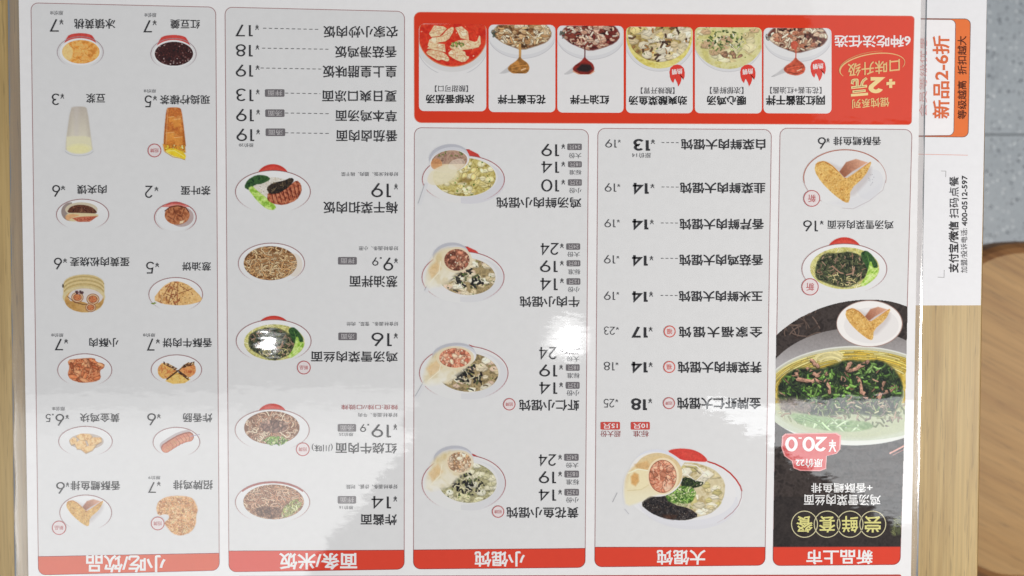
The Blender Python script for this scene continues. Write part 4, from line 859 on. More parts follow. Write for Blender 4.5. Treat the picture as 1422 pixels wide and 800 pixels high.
# ================================================================== column of big wontons
D = section([(830.3, 178.3), (1071.3, 180), (1062.3, 785), (826, 787.2)], 10, ((826.1, 760, 1062.6, 760), RED), '大馄饨', (912, 763.4, 980, 784.2), 'big wonton column with eight priced lines and one large bowl')
for nm, box, a, ab, ya, b, bb, yb, ds, st, spc in (
  ('白菜鲜肉大馄饨', (946, 193, 1063, 208), '13', (879.8, 193, 902.8, 209.4), (904, 193.5, 909.7, 200), '19', (840.7, 193.5, 856.8, 205), (858.2, 194, 862, 198), (919, 944.5, 198), None, 1),
  ('韭菜鲜肉大馄饨', (944.5, 253.4, 1063, 268.6), '14', (879, 254, 901, 270.6), (903.4, 255.4, 909, 261.4), '19', (840, 254.2, 856, 266.3), (857.4, 255.7, 861.4, 259.7), (919, 943, 259.7), None, 1),
  ('香芹鲜肉大馄饨', (944, 303.7, 1061, 319), '14', (878.3, 304.2, 900.5, 320), (902.8, 305, 908, 311.4), '19', (839.5, 304.2, 855, 315.7), (856.8, 305, 860.8, 309), (918, 943, 309.7), None, 1),
  ('香菇鸡肉大馄饨', (943.6, 353.4, 1060, 369), '14', (878, 354.5, 899.6, 370.3), (902.2, 355.4, 907.4, 361.7), '19', (839, 354, 854.5, 366), (856.2, 355.4, 860.2, 359.1), (918, 942, 358.8), None, 1),
  ('玉米鲜肉大馄饨', (943, 404, 1059.2, 419), '14', (878, 404.6, 899.5, 420.5), (901.6, 405, 907, 412), '19', (839, 404.6, 854.5, 416.6), (856, 405.5, 860, 409.4), (917.5, 941.5, 410.3), None, 1),
  ('全家福大馄饨', (943, 453.5, 1059.2, 469), '17', (877, 453.5, 899.5, 469), (901, 454, 906.4, 460.4), '23', (839, 453.5, 854.5, 465), (855.6, 454.4, 859.6, 458.2), None, (930, 460.4, '福'), 1.22),
  ('荠菜鲜肉大馄饨', (941.5, 502, 1058, 518), '14', (877, 502.5, 899.5, 518.7), (901, 503, 906.4, 509.7), '18', (838.6, 502.5, 853.6, 514.5), (855, 503.4, 859, 507.2), None, (929.5, 509.7, '福'), 1),
  ('金牌虾仁大馄饨', (940.6, 552, 1057, 568.5), '18', (876.4, 553.2, 898.6, 569.7), (900.4, 553.5, 905.8, 560), '25', (838.6, 554, 853.6, 566), (854.6, 554.6, 858.6, 558.6), None, (929, 560, '招牌'), 1)):
    dish(D, nm, box, .020, spc); price(D, [(a, ab)], ya, .185); price(D, [(b, bb)], yb, .10, ink((74, 73, 75)))
    if ds: dashes(D, ds[0], ds[1], ds[2], ds[2]+.2, 6.6, .55)
    if st: stamp(D, st[2], st[0], st[1], 8.3, 1.5, ink((196, 92, 82)) if st[2] == '福' else None)
small(D, '原价14', (878, 212.3, 904, 219.4))
tag(D, '10只', (876, 586, 902.5, 596.7), I_RTAG, 'size_tag'); tag(D, '15只', (834, 586, 861, 596.7), I_RTAG, 'size_tag'); small(D, '标准', (879.4, 598.2, 901, 607), 'size_name', I_RTXT); small(D, '超大份', (834, 598.2, 862, 607), 'size_name', I_RTXT)
Z = lambda x, y: (850+x/6.155, 610+y/6.155)
zz = lambda pts: [Z(*a) for a in pts]
p = Pic(849, 619, 1036, 742); p.put(p.ell(950, 683, 81.5, 47, 6), (215, 214, 214)); p.put(p.ell(955, 695, 70, 40, 4)*(p.Y > 690), (203, 202, 208), .55); p.put(p.ell(948, 681, 74, 41, 6), (217, 215, 214), .8)
p.put(p.poly(zz([(472, 102), (520, 84), (600, 78), (690, 88), (760, 120), (805, 160), (820, 195), (700, 190), (590, 178), (540, 140)]), .5), (198, 66, 58)); p.put(p.poly(zz([(560, 100), (680, 110), (770, 165), (640, 165)]), 6), (208, 82, 70), .6)
pts = zz([(820, 192), (880, 210), (950, 245), (1010, 290), (1060, 345), (1095, 400), (1108, 440)]); p.stroke(pts, 2.0, (176, 58, 52)); p.stroke(zz([(1095, 400), (1108, 440), (1104, 500), (1080, 565), (1030, 625), (960, 680)]), .9, (160, 120, 122)); p.stroke(zz([(960, 680), (900, 712)]), .8, (190, 176, 178), None, .6)
f = p.poly(zz([(240, 555), (330, 480), (470, 440), (560, 380), (600, 200), (700, 200), (820, 235), (900, 280), (965, 370), (960, 470), (920, 570), (830, 640), (740, 660), (650, 690), (540, 688), (430, 670), (330, 625)]), 1); p.put(f, (190, 176, 140)); p.mottle(f, [(176, 158, 116), (206, 194, 160), (196, 182, 146)], 6)
w_ = p.poly(zz([(600, 200), (700, 200), (820, 235), (900, 280), (965, 370), (960, 470), (920, 570), (830, 640), (740, 650), (660, 560), (700, 400), (590, 320)]), 1.5); wontons(p, w_, 34, [(212, 202, 172), (200, 186, 146), (220, 212, 190), (190, 178, 122)], 8)
for pts in ([(620, 215), (720, 225), (790, 290), (715, 360), (640, 300)],): p.stroke(zz(pts), 1.4, (222, 216, 206)); p.stroke(zz([(630, 235), (700, 245), (750, 295)]), 1.0, (120, 108, 92))
d = p.poly(zz([(240, 555), (330, 480), (440, 470), (520, 560), (660, 590), (745, 655), (650, 690), (540, 690), (430, 672), (330, 628)]), .8); p.put(d, (46, 42, 42)); p.mottle(d, [(34, 31, 33), (62, 57, 56), (48, 42, 42)], 3); p.shreds(d, 210, [(52, 48, 48), (36, 33, 35), (78, 72, 70), (60, 50, 46)], 1.1, 5); p.specks(d, 60, [(130, 122, 112), (104, 96, 90)], .55); p.mottle(p.poly(zz([(430, 640), (560, 650), (520, 688), (440, 672)]), 3), [(92, 56, 40), (60, 44, 38)], 3, .7)
d = p.poly(zz([(570, 350), (640, 320), (720, 360), (790, 370), (760, 400), (680, 420), (590, 410)]), 1.5); p.shreds(d, 80, [(50, 62, 40), (36, 46, 32), (72, 88, 50)], 1.4, 6)
d = p.poly(zz([(450, 490), (500, 430), (580, 400), (690, 410), (720, 470), (680, 540), (600, 560), (500, 545)]), 2); p.put(d, (96, 130, 60), .8); p.shreds(d, 170, [(96, 140, 56), (140, 176, 88), (70, 106, 46), (176, 200, 124), (206, 214, 160)], 1.3, 5); p.shreds(p.poly(zz([(500, 540), (640, 560), (800, 620), (700, 590), (600, 570)]), 3), 26, [(196, 196, 150), (150, 160, 90)], 1.2, 7)
p.put(p.ell(*Z(385, 260), 34, 28, 8), (206, 207, 214)); p.put(p.ell(*Z(375, 300), 37, 31, 6), (220, 217, 212)); p.put(p.ell(*Z(395, 290), 33.5, 28, 6), (206, 184, 142))
w_ = p.poly(zz([(110, 330), (160, 250), (230, 200), (400, 140), (520, 170), (580, 260), (560, 380), (470, 455), (330, 490), (240, 540), (120, 575), (100, 470)]), 3); g = np.clip((p.Y-630)/60, 0, 1)[..., None]; p.put(w_, np.array((206, 178, 128))*(1-g)+np.array((220, 212, 182))*g)
p.put(p.poly(zz([(150, 300), (200, 250), (320, 270), (330, 380), (230, 430), (130, 420)]), 2), (222, 210, 172), .9); p.put(p.poly(zz([(160, 320), (190, 285), (225, 300), (230, 360), (200, 400), (165, 380)]), 2.5), (196, 146, 86), .85); p.put(p.poly(zz([(190, 215), (300, 185), (330, 230), (300, 265), (210, 250)]), 2.5), (196, 154, 102), .7); p.stroke(zz([(140, 290), (220, 255), (320, 270)]), 1.5, (234, 224, 196)); p.stroke(zz([(330, 380), (250, 430), (130, 440)]), 1.2, (206, 190, 146), None, .8)
p.put(p.ell(*Z(435, 315), 22, 25.5), (224, 206, 172)); q = p.ell(*Z(432, 318), 18.8, 22.5); p.put(q, (206, 138, 108)); p.mottle(q, [(190, 116, 88), (218, 158, 128), (176, 98, 74), (226, 178, 148)], 4); p.chunks(q, 34, [(212, 150, 122), (198, 128, 100), (220, 168, 140)], 5, .6, .5)
for k_ in range(46):
    a_ = RNG.random()*6.28; r0 = RNG.random()*.5+.3; c_ = Z(432, 318); p.stroke([(c_[0]+18*r0*math.cos(a_), c_[1]+21*r0*math.sin(a_)), (c_[0]+18*(r0+.25)*math.cos(a_+.25), c_[1]+21*(r0+.25)*math.sin(a_+.25))], 1.0, ((228, 184, 158), (168, 96, 74), (206, 138, 110))[k_ % 3], q, .8)
p.put(p.ell(*Z(435, 305), 4, 8, 20), (150, 88, 66), .6); p.ring(*Z(432, 318), 18.8, 22.5, .9, (150, 92, 70), fade=False); p.put(p.poly(zz([(440, 420), (490, 390), (510, 420), (470, 450)]), 2), (228, 200, 172), .7)
p.stroke(zz([(5, 535), (42, 460)]), 1.0, (150, 150, 152)); p.stroke(zz([(108, 598), (142, 638)]), .9, (176, 176, 180)); p.build(D, 'large bowl of wontons with seaweed, scallion and shrimp filling')

# ================================================================== column of new dishes
E_ = section([(1083.4, 178), (1266.6, 180), (1250, 784), (1073.4, 785.5)], 10, ((1073.8, 759.8, 1250.3, 759.4), RED), '新品上市', (1119.7, 763.4, 1212, 783.8), 'new dishes column with a dark combo photograph')
dish(E_, '香酥鳕鱼排', (1157.5, 189.8, 1223.5, 202), .006); price(E_, [('6', (1136, 190.7, 1147, 206.8))], (1147.8, 191.6, 1152.2, 198)); stamp(E_, '新', 1127.4, 275.6, 11.7)
p = Pic(1113, 205, 1234, 294); p.put(p.ell(1173.3, 247, 57.3, 39), (212, 211, 210)); p.put(p.poly([(1150, 282), (1190, 290.5), (1215, 275), (1230, 250), (1200, 270)], 4), (206, 205, 206)); p.stroke(ell_pts(1173.3, 247, 57.3, 39, 40, 170, 325), 1.5, (160, 100, 84)); p.stroke(ell_pts(1173.3, 247, 57.3, 39, 40, 125, 172), .9, (170, 140, 138)); p.stroke(ell_pts(1173.3, 247, 57.3, 39, 20, -36, 10), .9, (176, 140, 132)); p.stroke([(1230, 250), (1226, 264), (1207, 279), (1185, 290), (1170, 289)], .7, (176, 166, 168))
p.put(p.ell(1208, 256, 17, 22, 30), (200, 200, 204), .5); p.specks(p.ell(1210, 250, 5, 9), 12, [(130, 132, 138)], .5); fish(p, lambda u, v_: (1131+u*80, 222+v_*62)); p.build(E_, 'white plate with two crumbed fish fillets')
dish(E_, '鸡汤雪菜肉丝面', (1149.4, 306, 1241, 318.4), .006); price(E_, [('16', (1115.6, 306, 1136, 321.6))], (1138.7, 306.6, 1143.8, 311.8)); stamp(E_, '新', 1125, 398.4, 12)
p = dish_bowl(1172.5, 373.5, 59, 35, 329.5, 25); greens_soup(p, 1173, 372.5, 48, 29); p.build(E_, 'white bowl of noodle soup with greens and bok choy')
# the combo photograph
CP = [(1078.3, 466), (1086, 459), (1098.5, 449.5), (1112, 441), (1126, 434.4), (1138, 429), (1150.8, 424.8), (1163, 421.4), (1175.5, 419), (1192, 417), (1208.6, 416.5), (1222, 417), (1236, 418.9), (1248, 422), (1260.2, 426.4), (1256, 590), (1250.4, 759.2), (1074, 759.6)]
p = Pic(1072, 414, 1262, 761, sc=1.7); clip = p.poly(CP, hard=True); p.a[:] = 1
full = np.ones_like(p.a); p.put(full, (58, 50, 47)); p.mottle(full, [(46, 40, 38), (66, 58, 55), (54, 47, 44)], 7); up = (p.Y < 470)*1.0; p.noodles(up*(p.X < 1140), 40, [(92, 76, 68), (56, 46, 42)], 1.4, 22, .7, .2); p.mottle((p.Y > 690)*1.0, [(42, 38, 37), (52, 47, 45)], 9, .6)
g = np.clip((p.Y-455)/50, 0, 1)[..., None]; p.put(p.ell(1185, 556, 132, 100)*(p.Y < 560), np.array((128, 122, 120))*(1-g)+np.array((176, 172, 172))*g, .9)
p.put(p.ell(1187, 549.5, 130, 69), (208, 208, 200)); p.put(p.ell(1187, 549.5, 130, 69)*(p.Y > 590), (196, 198, 190), .6); p.put(p.ell(1187, 546, 125.5, 63.5), (186, 184, 160)); p.put(p.ell(1188, 547, 123, 60), (172, 172, 130)); p.put(p.ell(1187, 570, 120, 42)*(p.Y > 570), (166, 174, 146), .7)
so = p.ell(1187, 546.5, 123, 60.5); yel = so*(p.Y < 560)*(1-p.ell(1168, 548, 88, 38)); p.put(yel, (198, 172, 84)); p.mottle(yel, [(176, 148, 60), (208, 184, 96), (190, 170, 100)], 7)
for k_ in range(110):
    a0 = 172+RNG.random()*186; rr_ = .76+.23*RNG.random(); pts_ = ell_pts(1187+RNG.normal()*3, 547+RNG.normal()*2, 121*rr_, 60*rr_, 14, a0, a0+14+24*RNG.random()); c_ = np.array(((214, 192, 104), (196, 166, 70), (222, 208, 136), (204, 182, 92))[RNG.integers(4)])*(.85+.2*RNG.random())
    p.stroke(pts_, 3.0, c_*.52, so, .75); p.stroke(pts_, 1.9, c_, so); p.stroke(pts_-(0, .5), .7, np.minimum(c_*1.15, 245), so, .7)
for k_ in range(12): p.stroke(ell_pts(1152+RNG.normal()*2, 500+k_*.6, 20-k_*.5, 14-k_*.5, 12, 170+k_*4, 330), 1.8, np.array((216, 204, 148))*(.85+.2*RNG.random()), so)
gr = p.poly([(1082, 532), (1098, 516), (1116, 511), (1140, 514), (1160, 506), (1180, 500), (1200, 504), (1222, 500), (1242, 514), (1252, 530), (1252, 556), (1240, 574), (1212, 577), (1180, 572), (1140, 578), (1104, 570), (1082, 556)], 5)*so
p.put(gr, (46, 56, 40)); p.mottle(gr, [(34, 42, 34), (58, 70, 46), (44, 54, 42), (66, 80, 50)], 5)
p.shreds(gr, 220, [(62, 82, 50), (42, 54, 40), (80, 104, 58), (38, 46, 40), (54, 66, 48)], 2.2, 11); p.shreds(gr, 60, [(84, 116, 56), (70, 96, 50), (98, 134, 62)], 2.6, 11); p.shreds(p.ell(1150, 540, 40, 22)*gr, 30, [(112, 154, 68), (92, 134, 58), (128, 168, 84)], 3.0, 11); p.shreds(p.ell(1205, 515, 20, 12)*gr, 16, [(104, 136, 72), (120, 150, 86)], 2.4, 12)
for pts in ([(1106, 515), (1108, 527), (1132, 529), (1150, 528)], [(1120, 512), (1134, 520), (1148, 519)], [(1128, 500), (1136, 509)], [(1176, 514), (1190, 512), (1205, 502)], [(1182, 505), (1176, 512)], [(1192, 523), (1196, 545), (1206, 555)], [(1206, 558), (1224, 546), (1246, 536)], [(1220, 553), (1228, 530)], [(1150, 534), (1152, 545)]):
    q = []
    for i in range(len(pts)-1):
        for t in np.linspace(0, 1, 5)[:-1]: q.append((pts[i][0]*(1-t)+pts[i+1][0]*t+RNG.normal()*.9, pts[i][1]*(1-t)+pts[i+1][1]*t+RNG.normal()*.9))
    q.append(pts[-1]); q = np.array(q, float)
    p.stroke(q+(0, 1.2), 5.8, (58, 42, 34), None, .7)
    for i in range(len(q)-1):
        wd_ = 3.6+1.6*RNG.random(); c = np.array((172, 132, 112))*(.82+.32*RNG.random()); p.stroke(q[i:i+2], wd_, c); p.stroke(q[i:i+2]-(0, .9), 1.2, np.minimum(c*1.22, 240), None, .7); p.stroke(q[i:i+2]+(0, 1.2), .8, c*.62, None, .7)
p.shreds(gr, 90, [(62, 84, 50), (44, 58, 40), (96, 124, 66), (36, 44, 36)], 2.0, 8)
p.shreds(gr, 18, [(140, 110, 92), (158, 126, 106), (118, 90, 74)], 1.6, 7); p.shreds(gr, 120, [(40, 48, 38), (30, 36, 32), (56, 66, 48)], 1.3, 8)
lo = p.ell(1180, 572, 100, 24)*so*(p.Y > 556); p.shreds(lo, 150, [(126, 132, 96), (156, 154, 122), (96, 108, 72), (146, 126, 106), (104, 94, 84)], 1.6, 10); p.mottle(p.poly([(1078, 554), (1104, 552), (1132, 562), (1120, 574), (1086, 570)], 5)*so, [(110, 98, 96), (140, 124, 116), (92, 84, 82)], 4, .8)
cb = p.poly([(1094, 574), (1130, 577), (1170, 584), (1206, 586), (1214, 594), (1186, 599), (1150, 598), (1112, 590)], 3); p.put(cb, (126, 150, 100)); p.mottle(cb, [(104, 132, 82), (142, 164, 118), (124, 148, 100)], 8); p.noodles(cb, 18, [(160, 184, 138), (118, 146, 96), (176, 194, 156)], 2.4, 36, .8, .1)
p.put(p.ell(1207.5, 449.5, 46, 32.5), (150, 120, 110)); p.put(p.ell(1207.3, 449.5, 45, 31.5), (224, 220, 216)); p.put(p.ell(1210, 452, 38, 25), (208, 204, 202), .6); fish(p, lambda u, v_: (1174+u*63, 427+v_*47))
p.stroke([(1236, 629.5), (1256, 619)], 2.2, (206, 150, 136)); p.stroke([(1240, 632), (1256, 624)], 1.2, (150, 104, 98)); lv = p.poly([(1236, 734), (1242, 720), (1252, 716), (1252, 742), (1240, 744)], 3); p.mottle(lv, [(66, 74, 50), (92, 96, 66), (56, 56, 46)], 5, .8); p.shreds(lv, 12, [(110, 112, 76)], 1.2, 10)
combo = p.build(E_, 'dark photograph of a big noodle bowl with fish plate', 3, 'combo_photo', clip)
fl = Flat(); I_PINK = ink((196, 84, 84)); I_PINK2 = ink((214, 150, 148))
for k, (m_, gr_) in enumerate(((I_PINK2, 1.6), (I_PINK, 0))):
    q = np.array([(1088, 607), (1092, 603.5), (1120, 603), (1160, 602.5), (1166, 606), (1165, 624), (1160, 630), (1147, 633), (1146, 650), (1138, 653), (1112, 652.5), (1103, 649), (1101, 640), (1091, 633), (1087, 622)], float); c0 = q.mean(0); q = c0+(q-c0)*(1+gr_/30); fl.add(q, [tuple(range(len(q)))], m_, 5+k)
number(fl, '20.0', (1090.5, 606.5, 1149, 627), I_WHITE, 7.5, .20); text(fl, '¥', (1150.5, 610.5, 1161.5, 627.5), I_WHITE, 7.5, .01); text(fl, '原价22', (1105, 637, 1142.5, 649), I_WHITE, 7.5, .018); fl.build('price_sticker', E_, 'pink combo price sticker')
dish(E_, '+香酥鳕鱼排', (1126.6, 670.8, 1211.5, 684.5), .012, m=I_WHITE); dish(E_, '鸡汤雪菜肉丝面', (1116.4, 686.7, 1222.9, 701.9), .012, m=I_WHITE)
I_GOLD = ink((206, 200, 128)); fl = Flat()
for ch, x in zip('尝鲜套餐', (1212, 1180.5, 1148.6, 1117.2)):
    fl.add(*strip(ell_pts(x, 728, 17.6, 18, 40, 27 if x > 1118 else 0, 333 if x < 1211 else 360) if False else ell_pts(x, 728, 18.0, 18.2, 44), 1.2, True), ink((196, 188, 150)), 6+.4*(int(x) % 2)); text(fl, ch, (x-11.5, 716.5, x+11.5, 739.5), I_GOLD, 7.5, .014)
fl.build('combo_title', E_, 'four gold ringed characters')

# ================================================================== red banner of six flavours
F = Flat(); r = rquad([(575, 16.8), (1269.8, 22.3), (1265.8, 173.2), (575.4, 170.4)], [9, 5, 5, 10]); F.add(r, [tuple(range(len(r)))], ink((204, 58, 34)), 1); a, b = strip(r, .9, True); F.add(a, b, ink((206, 130, 112)), 2)
F = F.build('flavour_banner', menu, 'red banner across the top with six white picture cards')
cards = [(581.8, 33, 675.3, 154.2), (678.6, 34.2, 771.2, 155.6), (774, 35.6, 866, 156.3), (869.4, 37, 962, 157), (965, 37.7, 1058, 157.2), (1060.3, 38.7, 1154.7, 157.3)]
CARD = (214, 212, 211); I_CARD = ink(CARD)
names = [('浓郁番茄汤', (591.5, 131.2, 659, 144)), ('花生酱干拌', (691.2, 131.7, 758, 144.7)), ('红油干拌', (791.8, 132, 846, 145)), ('劲爽酸菜鱼汤', (873.4, 133, 954.5, 146.4)), ('暖心鸡汤', (981.7, 133, 1035.9, 146.4)), ('网红混酱干拌', (1063.7, 132.4, 1145.7, 146.4))]
subs = [('【酸甜可口】', (604, 118.6, 650, 127.8)), None, None, ('【酸辣开胃】', (890, 121.3, 936.8, 130.6)), ('【浓郁鲜香】', (986, 120.7, 1032.5, 130.6)), ('【花生酱+红油酱】', (1069.6, 120.7, 1141, 130.2))]
labs = ['bowl of red tomato soup with pale wontons', 'dry wontons with spoon of brown peanut sauce', 'dry wontons with spoon of dark chilli oil', 'bowl of pickled fish soup wontons', 'bowl of clear yellow chicken soup wontons', 'dry wontons with spoon of red mixed sauce']
I_BLACK = ink((40, 39, 40)); I_FLAME = ink((206, 62, 52))
for i, (x0, y0, x1, y1) in enumerate(cards):
    fl = Flat(); r = rquad([(x0, y0), (x1, y0+.8), (x1, y1+.4), (x0, y1)], 7); fl.add(r, [tuple(range(len(r)))], I_CARD, 3); fl.build('flavour_card', F)
    p = Pic(x0+.4, y0+.4, x1-.4, y0+68, CARD); clip = p.poly(rquad([(x0+.4, y0+.4), (x1-.4, y0+.9), (x1-.4, y0+75), (x0+.4, y0+75)], [6.6, 6.6, 0, 0])); cx = (x0+x1)/2; p.a[:] = 1
    if i == 0:
        p.put(p.ell(cx, y0+22, 52, 45), (204, 202, 200)); p.ring(cx, y0+26, 50, 46, .7, (178, 178, 180), 20, 160, False); m = p.ell(cx, y0+16, 48, 44); p.put(m, (206, 128, 90)); m = p.ell(cx, y0+16, 46.8, 42.5); p.put(m, (202, 54, 34)); p.mottle(m, [(190, 44, 28), (208, 66, 42), (198, 52, 34)], 8)
        u = lambda pts: [(575+a/7.11, 30+b/7.11) for a, b in pts]
        for pts in ([(150, 120), (200, 40), (290, 50), (320, 70), (250, 140), (170, 150)], [(160, 160), (270, 150), (330, 80), (385, 50), (390, 90), (330, 190), (230, 205), (130, 260)], [(410, 60), (470, 50), (530, 100), (540, 180), (460, 160)], [(350, 240), (420, 190), (520, 180), (620, 210), (650, 120), (658, 245), (560, 270), (450, 280), (370, 270)], [(115, 310), (150, 280), (250, 290), (310, 320), (350, 370), (330, 395), (270, 370), (240, 385), (180, 350)], [(330, 320), (380, 270), (500, 290), (510, 340), (550, 350), (490, 405), (400, 370)], [(130, 265), (200, 215), (300, 225), (310, 300), (220, 280)]):
            c = (220, 202, 162); p.put(p.poly(np.array(u(pts))+(.4, .9), 1.5), (150, 60, 34), .8); q = p.poly(u(pts), .7); p.put(q, c); p.mottle(q, [(210, 176, 134), (222, 206, 166), (204, 156, 118), (226, 214, 182)], 6)
            uu = np.array(u(pts)); p.stroke(np.concatenate([uu, uu[:1]]), .7, (226, 212, 166), q, .9); p.stroke([uu[0], uu.mean(0), uu[len(uu)//2]], .6, (170, 110, 70), q, .8)
        p.shreds(p.ell(635, 62, 10, 4), 16, [(120, 140, 60), (90, 110, 48), (170, 180, 100)], 1.3, 4); p.specks(m, 16, [(226, 150, 110), (236, 210, 180)], .7)
    elif i in (1, 2, 5):
        p.put(p.ell(cx, y0+14, 48, 33), (202, 201, 202)); p.put(p.ell(cx-1, y0+12, 46, 30), (212, 211, 210), .9); p.ring(cx, y0+14, 47, 33, .6, (178, 176, 178), 20, 160, False)
        m = p.poly([(x0+4, y0+12), (x0+12, y0+2), (x0+25, y0-6), (x1-25, y0-6), (x1-10, y0+3), (x1-5, y0+14), (x1-12, y0+24), (cx+18, y0+30), (cx, y0+35), (cx-14, y0+30), (x0+18, y0+24)], 2.5)
        cs = {1: [(196, 160, 116), (210, 184, 146), (176, 134, 90), (220, 202, 172)], 2: [(190, 144, 120), (206, 170, 146), (120, 56, 44), (216, 196, 176)], 5: [(206, 178, 150), (190, 140, 112), (214, 196, 170), (170, 110, 84)]}[i]
        dk = {1: (96, 66, 42), 2: (84, 34, 30), 5: (80, 48, 40)}[i]; p.put(m, dk); p.mottle(m, [dk, tuple(np.array(dk)*1.5), dk], 3); wontons(p, m, 34, cs, 6.0); p.shreds(m, 26, [dk, tuple(np.array(dk)*.6)], 1.8, 6); wontons(p, m, 30, cs, 5.0); p.shreds(m, 34, cs, 2.2, 7, .42); p.shreds(p.ell(x0+7, y0+12, 4, 6)*1.0, 8, [(70, 78, 66), (110, 110, 100)], 1.3, 5)
        sp = {1: (cx-3, 92.5), 2: (cx-8, 93), 5: (cx-2.5, 93.5)}[i]; sx, sy = sp; col = {1: (160, 110, 56), 2: (120, 40, 34), 5: (182, 82, 60)}[i]; tn = {1: (184, 140, 84), 2: (92, 40, 38), 5: (186, 82, 62)}[i]
        p.stroke([(x0+.5, sy+21), (sx-30, sy+12), (sx-14, sy+4)], 2.6, (176, 174, 174)); p.stroke([(x0+.5, sy+20.2), (sx-30, sy+11.2), (sx-14, sy+3.4)], .8, (132, 130, 132)); p.put(p.poly([(sx-34, sy+14), (sx-16, sy), (sx-10, sy+6), (sx-22, sy+10)], 1), (186, 184, 184))
        wd_ = 3.4 if i == 1 else 1.6; p.stroke([(sx, y0+28), (sx+.3, sy-20), (sx, sy-8)], wd_, tn); dr = [(sx, sy-14), (sx+3, sy-10), (sx+11, sy-4.5), (sx+13.5, sy+2), (sx+11, sy+8), (sx+2, sy+11.5), (sx-10, sy+9.5), (sx-17, sy+4), (sx-15, sy-1), (sx-6, sy-7), (sx-3, sy-10)]
        q = p.poly(dr, 1); p.put(q, col); p.mottle(q, [tuple(np.array(col)*.82), col, tuple(np.minimum(np.array(col)*1.16, 240))], 6)
        if i == 2: p.put(p.poly([(sx-12, sy+3), (sx-4, sy-4), (sx+8, sy-3), (sx+11, sy+3), (sx+4, sy+7), (sx-8, sy+6)], 2), (44, 34, 34)); p.stroke([(sx-16, sy+6), (sx-6, sy+11), (sx+6, sy+11), (sx+13, sy+6)], 1.8, (206, 150, 116), None, .8)
        else: p.stroke([(sx-12, sy+2), (sx, sy-1), (sx+10, sy-2)], 1.1, tuple(np.minimum(np.array(col)*1.28, 250)), q, .8); p.stroke([(sx-10, sy+7), (sx+2, sy+9), (sx+10, sy+5)], 1.3, tuple(np.array(col)*.66), q, .8); p.stroke([(sx+2, sy+5), (sx+8, sy+2.5)], 1.3, (232, 206, 176), q, .8)
        if i == 5: p.put(p.ell(sx-2, y0+24, 5, 6), (190, 82, 62), .85)
    else:
        p.put(p.ell(cx, y0+18, 49, 44), (204, 203, 204)); p.ring(cx, y0+18, 48, 44, .6, (182, 180, 180), 20, 160, False); q = p.ell(cx, y0+12, 46 if i == 3 else 50, 46); p.put(q, (206, 192, 104) if i == 3 else (196, 190, 132))
        p.mottle(q, [(196, 180, 90), (214, 204, 130), (206, 190, 110)] if i == 3 else [(190, 182, 116), (206, 200, 150), (198, 192, 134)], 8)
        m = p.ell(cx, y0+10, 44, 39)
        if i == 3: p.mottle(m, [(130, 100, 64), (170, 150, 90), (110, 84, 56)], 5, .8); wontons(p, m, 40, [(216, 204, 176), (206, 186, 146), (222, 212, 190), (210, 190, 130)], 9); p.shreds(m, 34, [(92, 66, 48), (66, 48, 38), (150, 108, 66)], 2.0, 7); wontons(p, m, 12, [(218, 208, 182), (210, 196, 160)], 8); p.specks(m, 18, [(196, 110, 60), (90, 110, 50)], 1)
        else: wontons(p, m, 26, [(206, 196, 154), (212, 204, 168), (196, 180, 132), (190, 160, 124)], 9); p.chunks(p.ell(cx+5, y0+38, 16, 6)*1.0, 10, [(160, 124, 96), (140, 106, 84)], 4); p.shreds(p.ell(cx-4, y0+20, 26, 16), 60, [(90, 110, 56), (60, 80, 44), (170, 180, 110), (214, 206, 176)], 1.4, 3.5); p.specks(m, 40, [(70, 90, 44), (130, 140, 70), (220, 214, 184)], .9)
    p.build(F, labs[i], 4, 'dish_photo', clip)
    fl = Flat(); text(fl, names[i][0], names[i][1], I_BLACK, 7, .026); fl.build('dish_name', F)
    if subs[i]: small(F, subs[i][0], subs[i][1], 'flavour_note', ink((86, 84, 86)), .004)
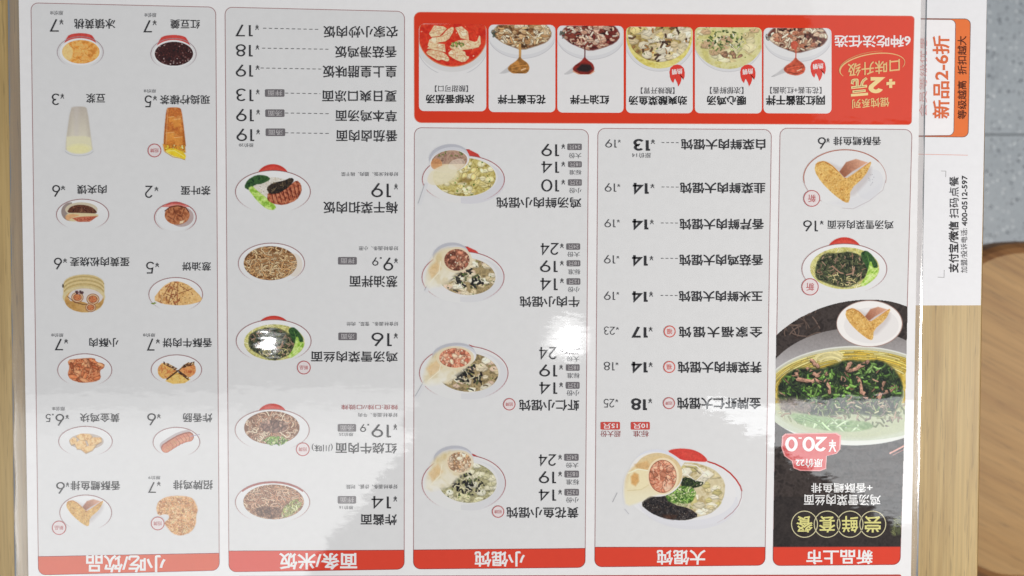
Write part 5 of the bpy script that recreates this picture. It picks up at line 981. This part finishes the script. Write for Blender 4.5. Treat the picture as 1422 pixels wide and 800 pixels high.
for cx, cy in ((940.2, 100.2), (1038.4, 100.2), (1136, 92.8)):
    fl = Flat(); U = lambda pts: [(cx+a, cy+b) for a, b in pts]
    body = U([(-10.6, 0), (-9, -6), (-4.5, -9.6), (0.5, -10.6), (5.5, -9.4), (9.4, -5.6), (10.8, 0), (10.6, 6), (9, 10.8), (7.6, 7), (6.4, 6.4), (6, 11), (4.4, 16), (1.8, 20), (.4, 15), (-2.2, 10), (-3.4, 9), (-4.2, 12), (-5.2, 15.4), (-8, 12), (-9.8, 7)])
    c0 = len(body); pts = [(cx, cy-1)]+body; fl.add(pts, [(0, k+1, (k+1) % c0+1) for k in range(c0)], I_FLAME, 6); text(fl, '热销', (cx-7.2, cy-4.6, cx+7.4, cy+3.2), I_WHITE, 7.5, .02, shear=.10); fl.build('hot_seller_flame', F, 'red flame badge')
dish(F, '6种吃法任选', (1158.7, 48.8, 1264.6, 65.8), .022, nm='banner_title', m=ink((228, 214, 212)))
I_GD = ink((214, 176, 116)); I_GD2 = ink((224, 196, 136)); fl = Flat(); text(fl, '口味升级', (1177, 85, 1249.5, 103.5), I_GD, 7, .012, shear=.10); fl.build('upgrade_text', F)
fl = Flat(); number(fl, '2', (1206, 107, 1229.5, 129.5), I_GD2, 7, .26)
for q in ([(1231, 114.2), (1243, 113.2), (1243, 117.4), (1231, 118.4)], [(1234.6, 110), (1239, 109.6), (1239, 113.3), (1234.6, 113.7)], [(1234.6, 118.3), (1239, 117.9), (1239, 122), (1234.6, 122.4)]): fl.add(q, [(0, 1, 2, 3)], I_GD2, 7)
text(fl, '元', (1181.5, 108, 1205, 128.5), I_GD2, 7, .05, shear=.1); fl.add([(1181.6, 130.6), (1205.4, 128.8), (1205.4, 132.4), (1181.6, 134.2)], [(0, 1, 2, 3)], I_GD2, 7); fl.build('surcharge_text', F)
fl = Flat(); text(fl, '馄饨系列', (1183.4, 136.4, 1235, 149.4), I_GD, 7, .018, shear=.06); fl.build('series_text', F)
fl = Flat(); e = ell_pts(1211.5, 92.5, 45.5, 17.5, 50, 158, 385, -9); wd_ = np.interp(np.arange(len(e)), [0, 8, 30, len(e)-1], [.6, 1.8, 1.3, .5]); fl.add(*strip(e, wd_), I_GD, 6); e = ell_pts(1212.5, 91.5, 47.5, 19.5, 50, 165, 290, -9); fl.add(*strip(e, np.interp(np.arange(len(e)), [0, 20, len(e)-1], [.4, 1.0, .3])), ink((196, 150, 92)), 6.5); fl.build('gold_swoosh', F)
fl = Flat(); r = rquad([(330, 800), (1252, 797.8), (1251, 832), (330, 832)], 3); fl.add(r, [tuple(range(len(r)))], ink((176, 66, 60)), 1); fl.build('footer_band', menu, 'red band along the bottom edge')
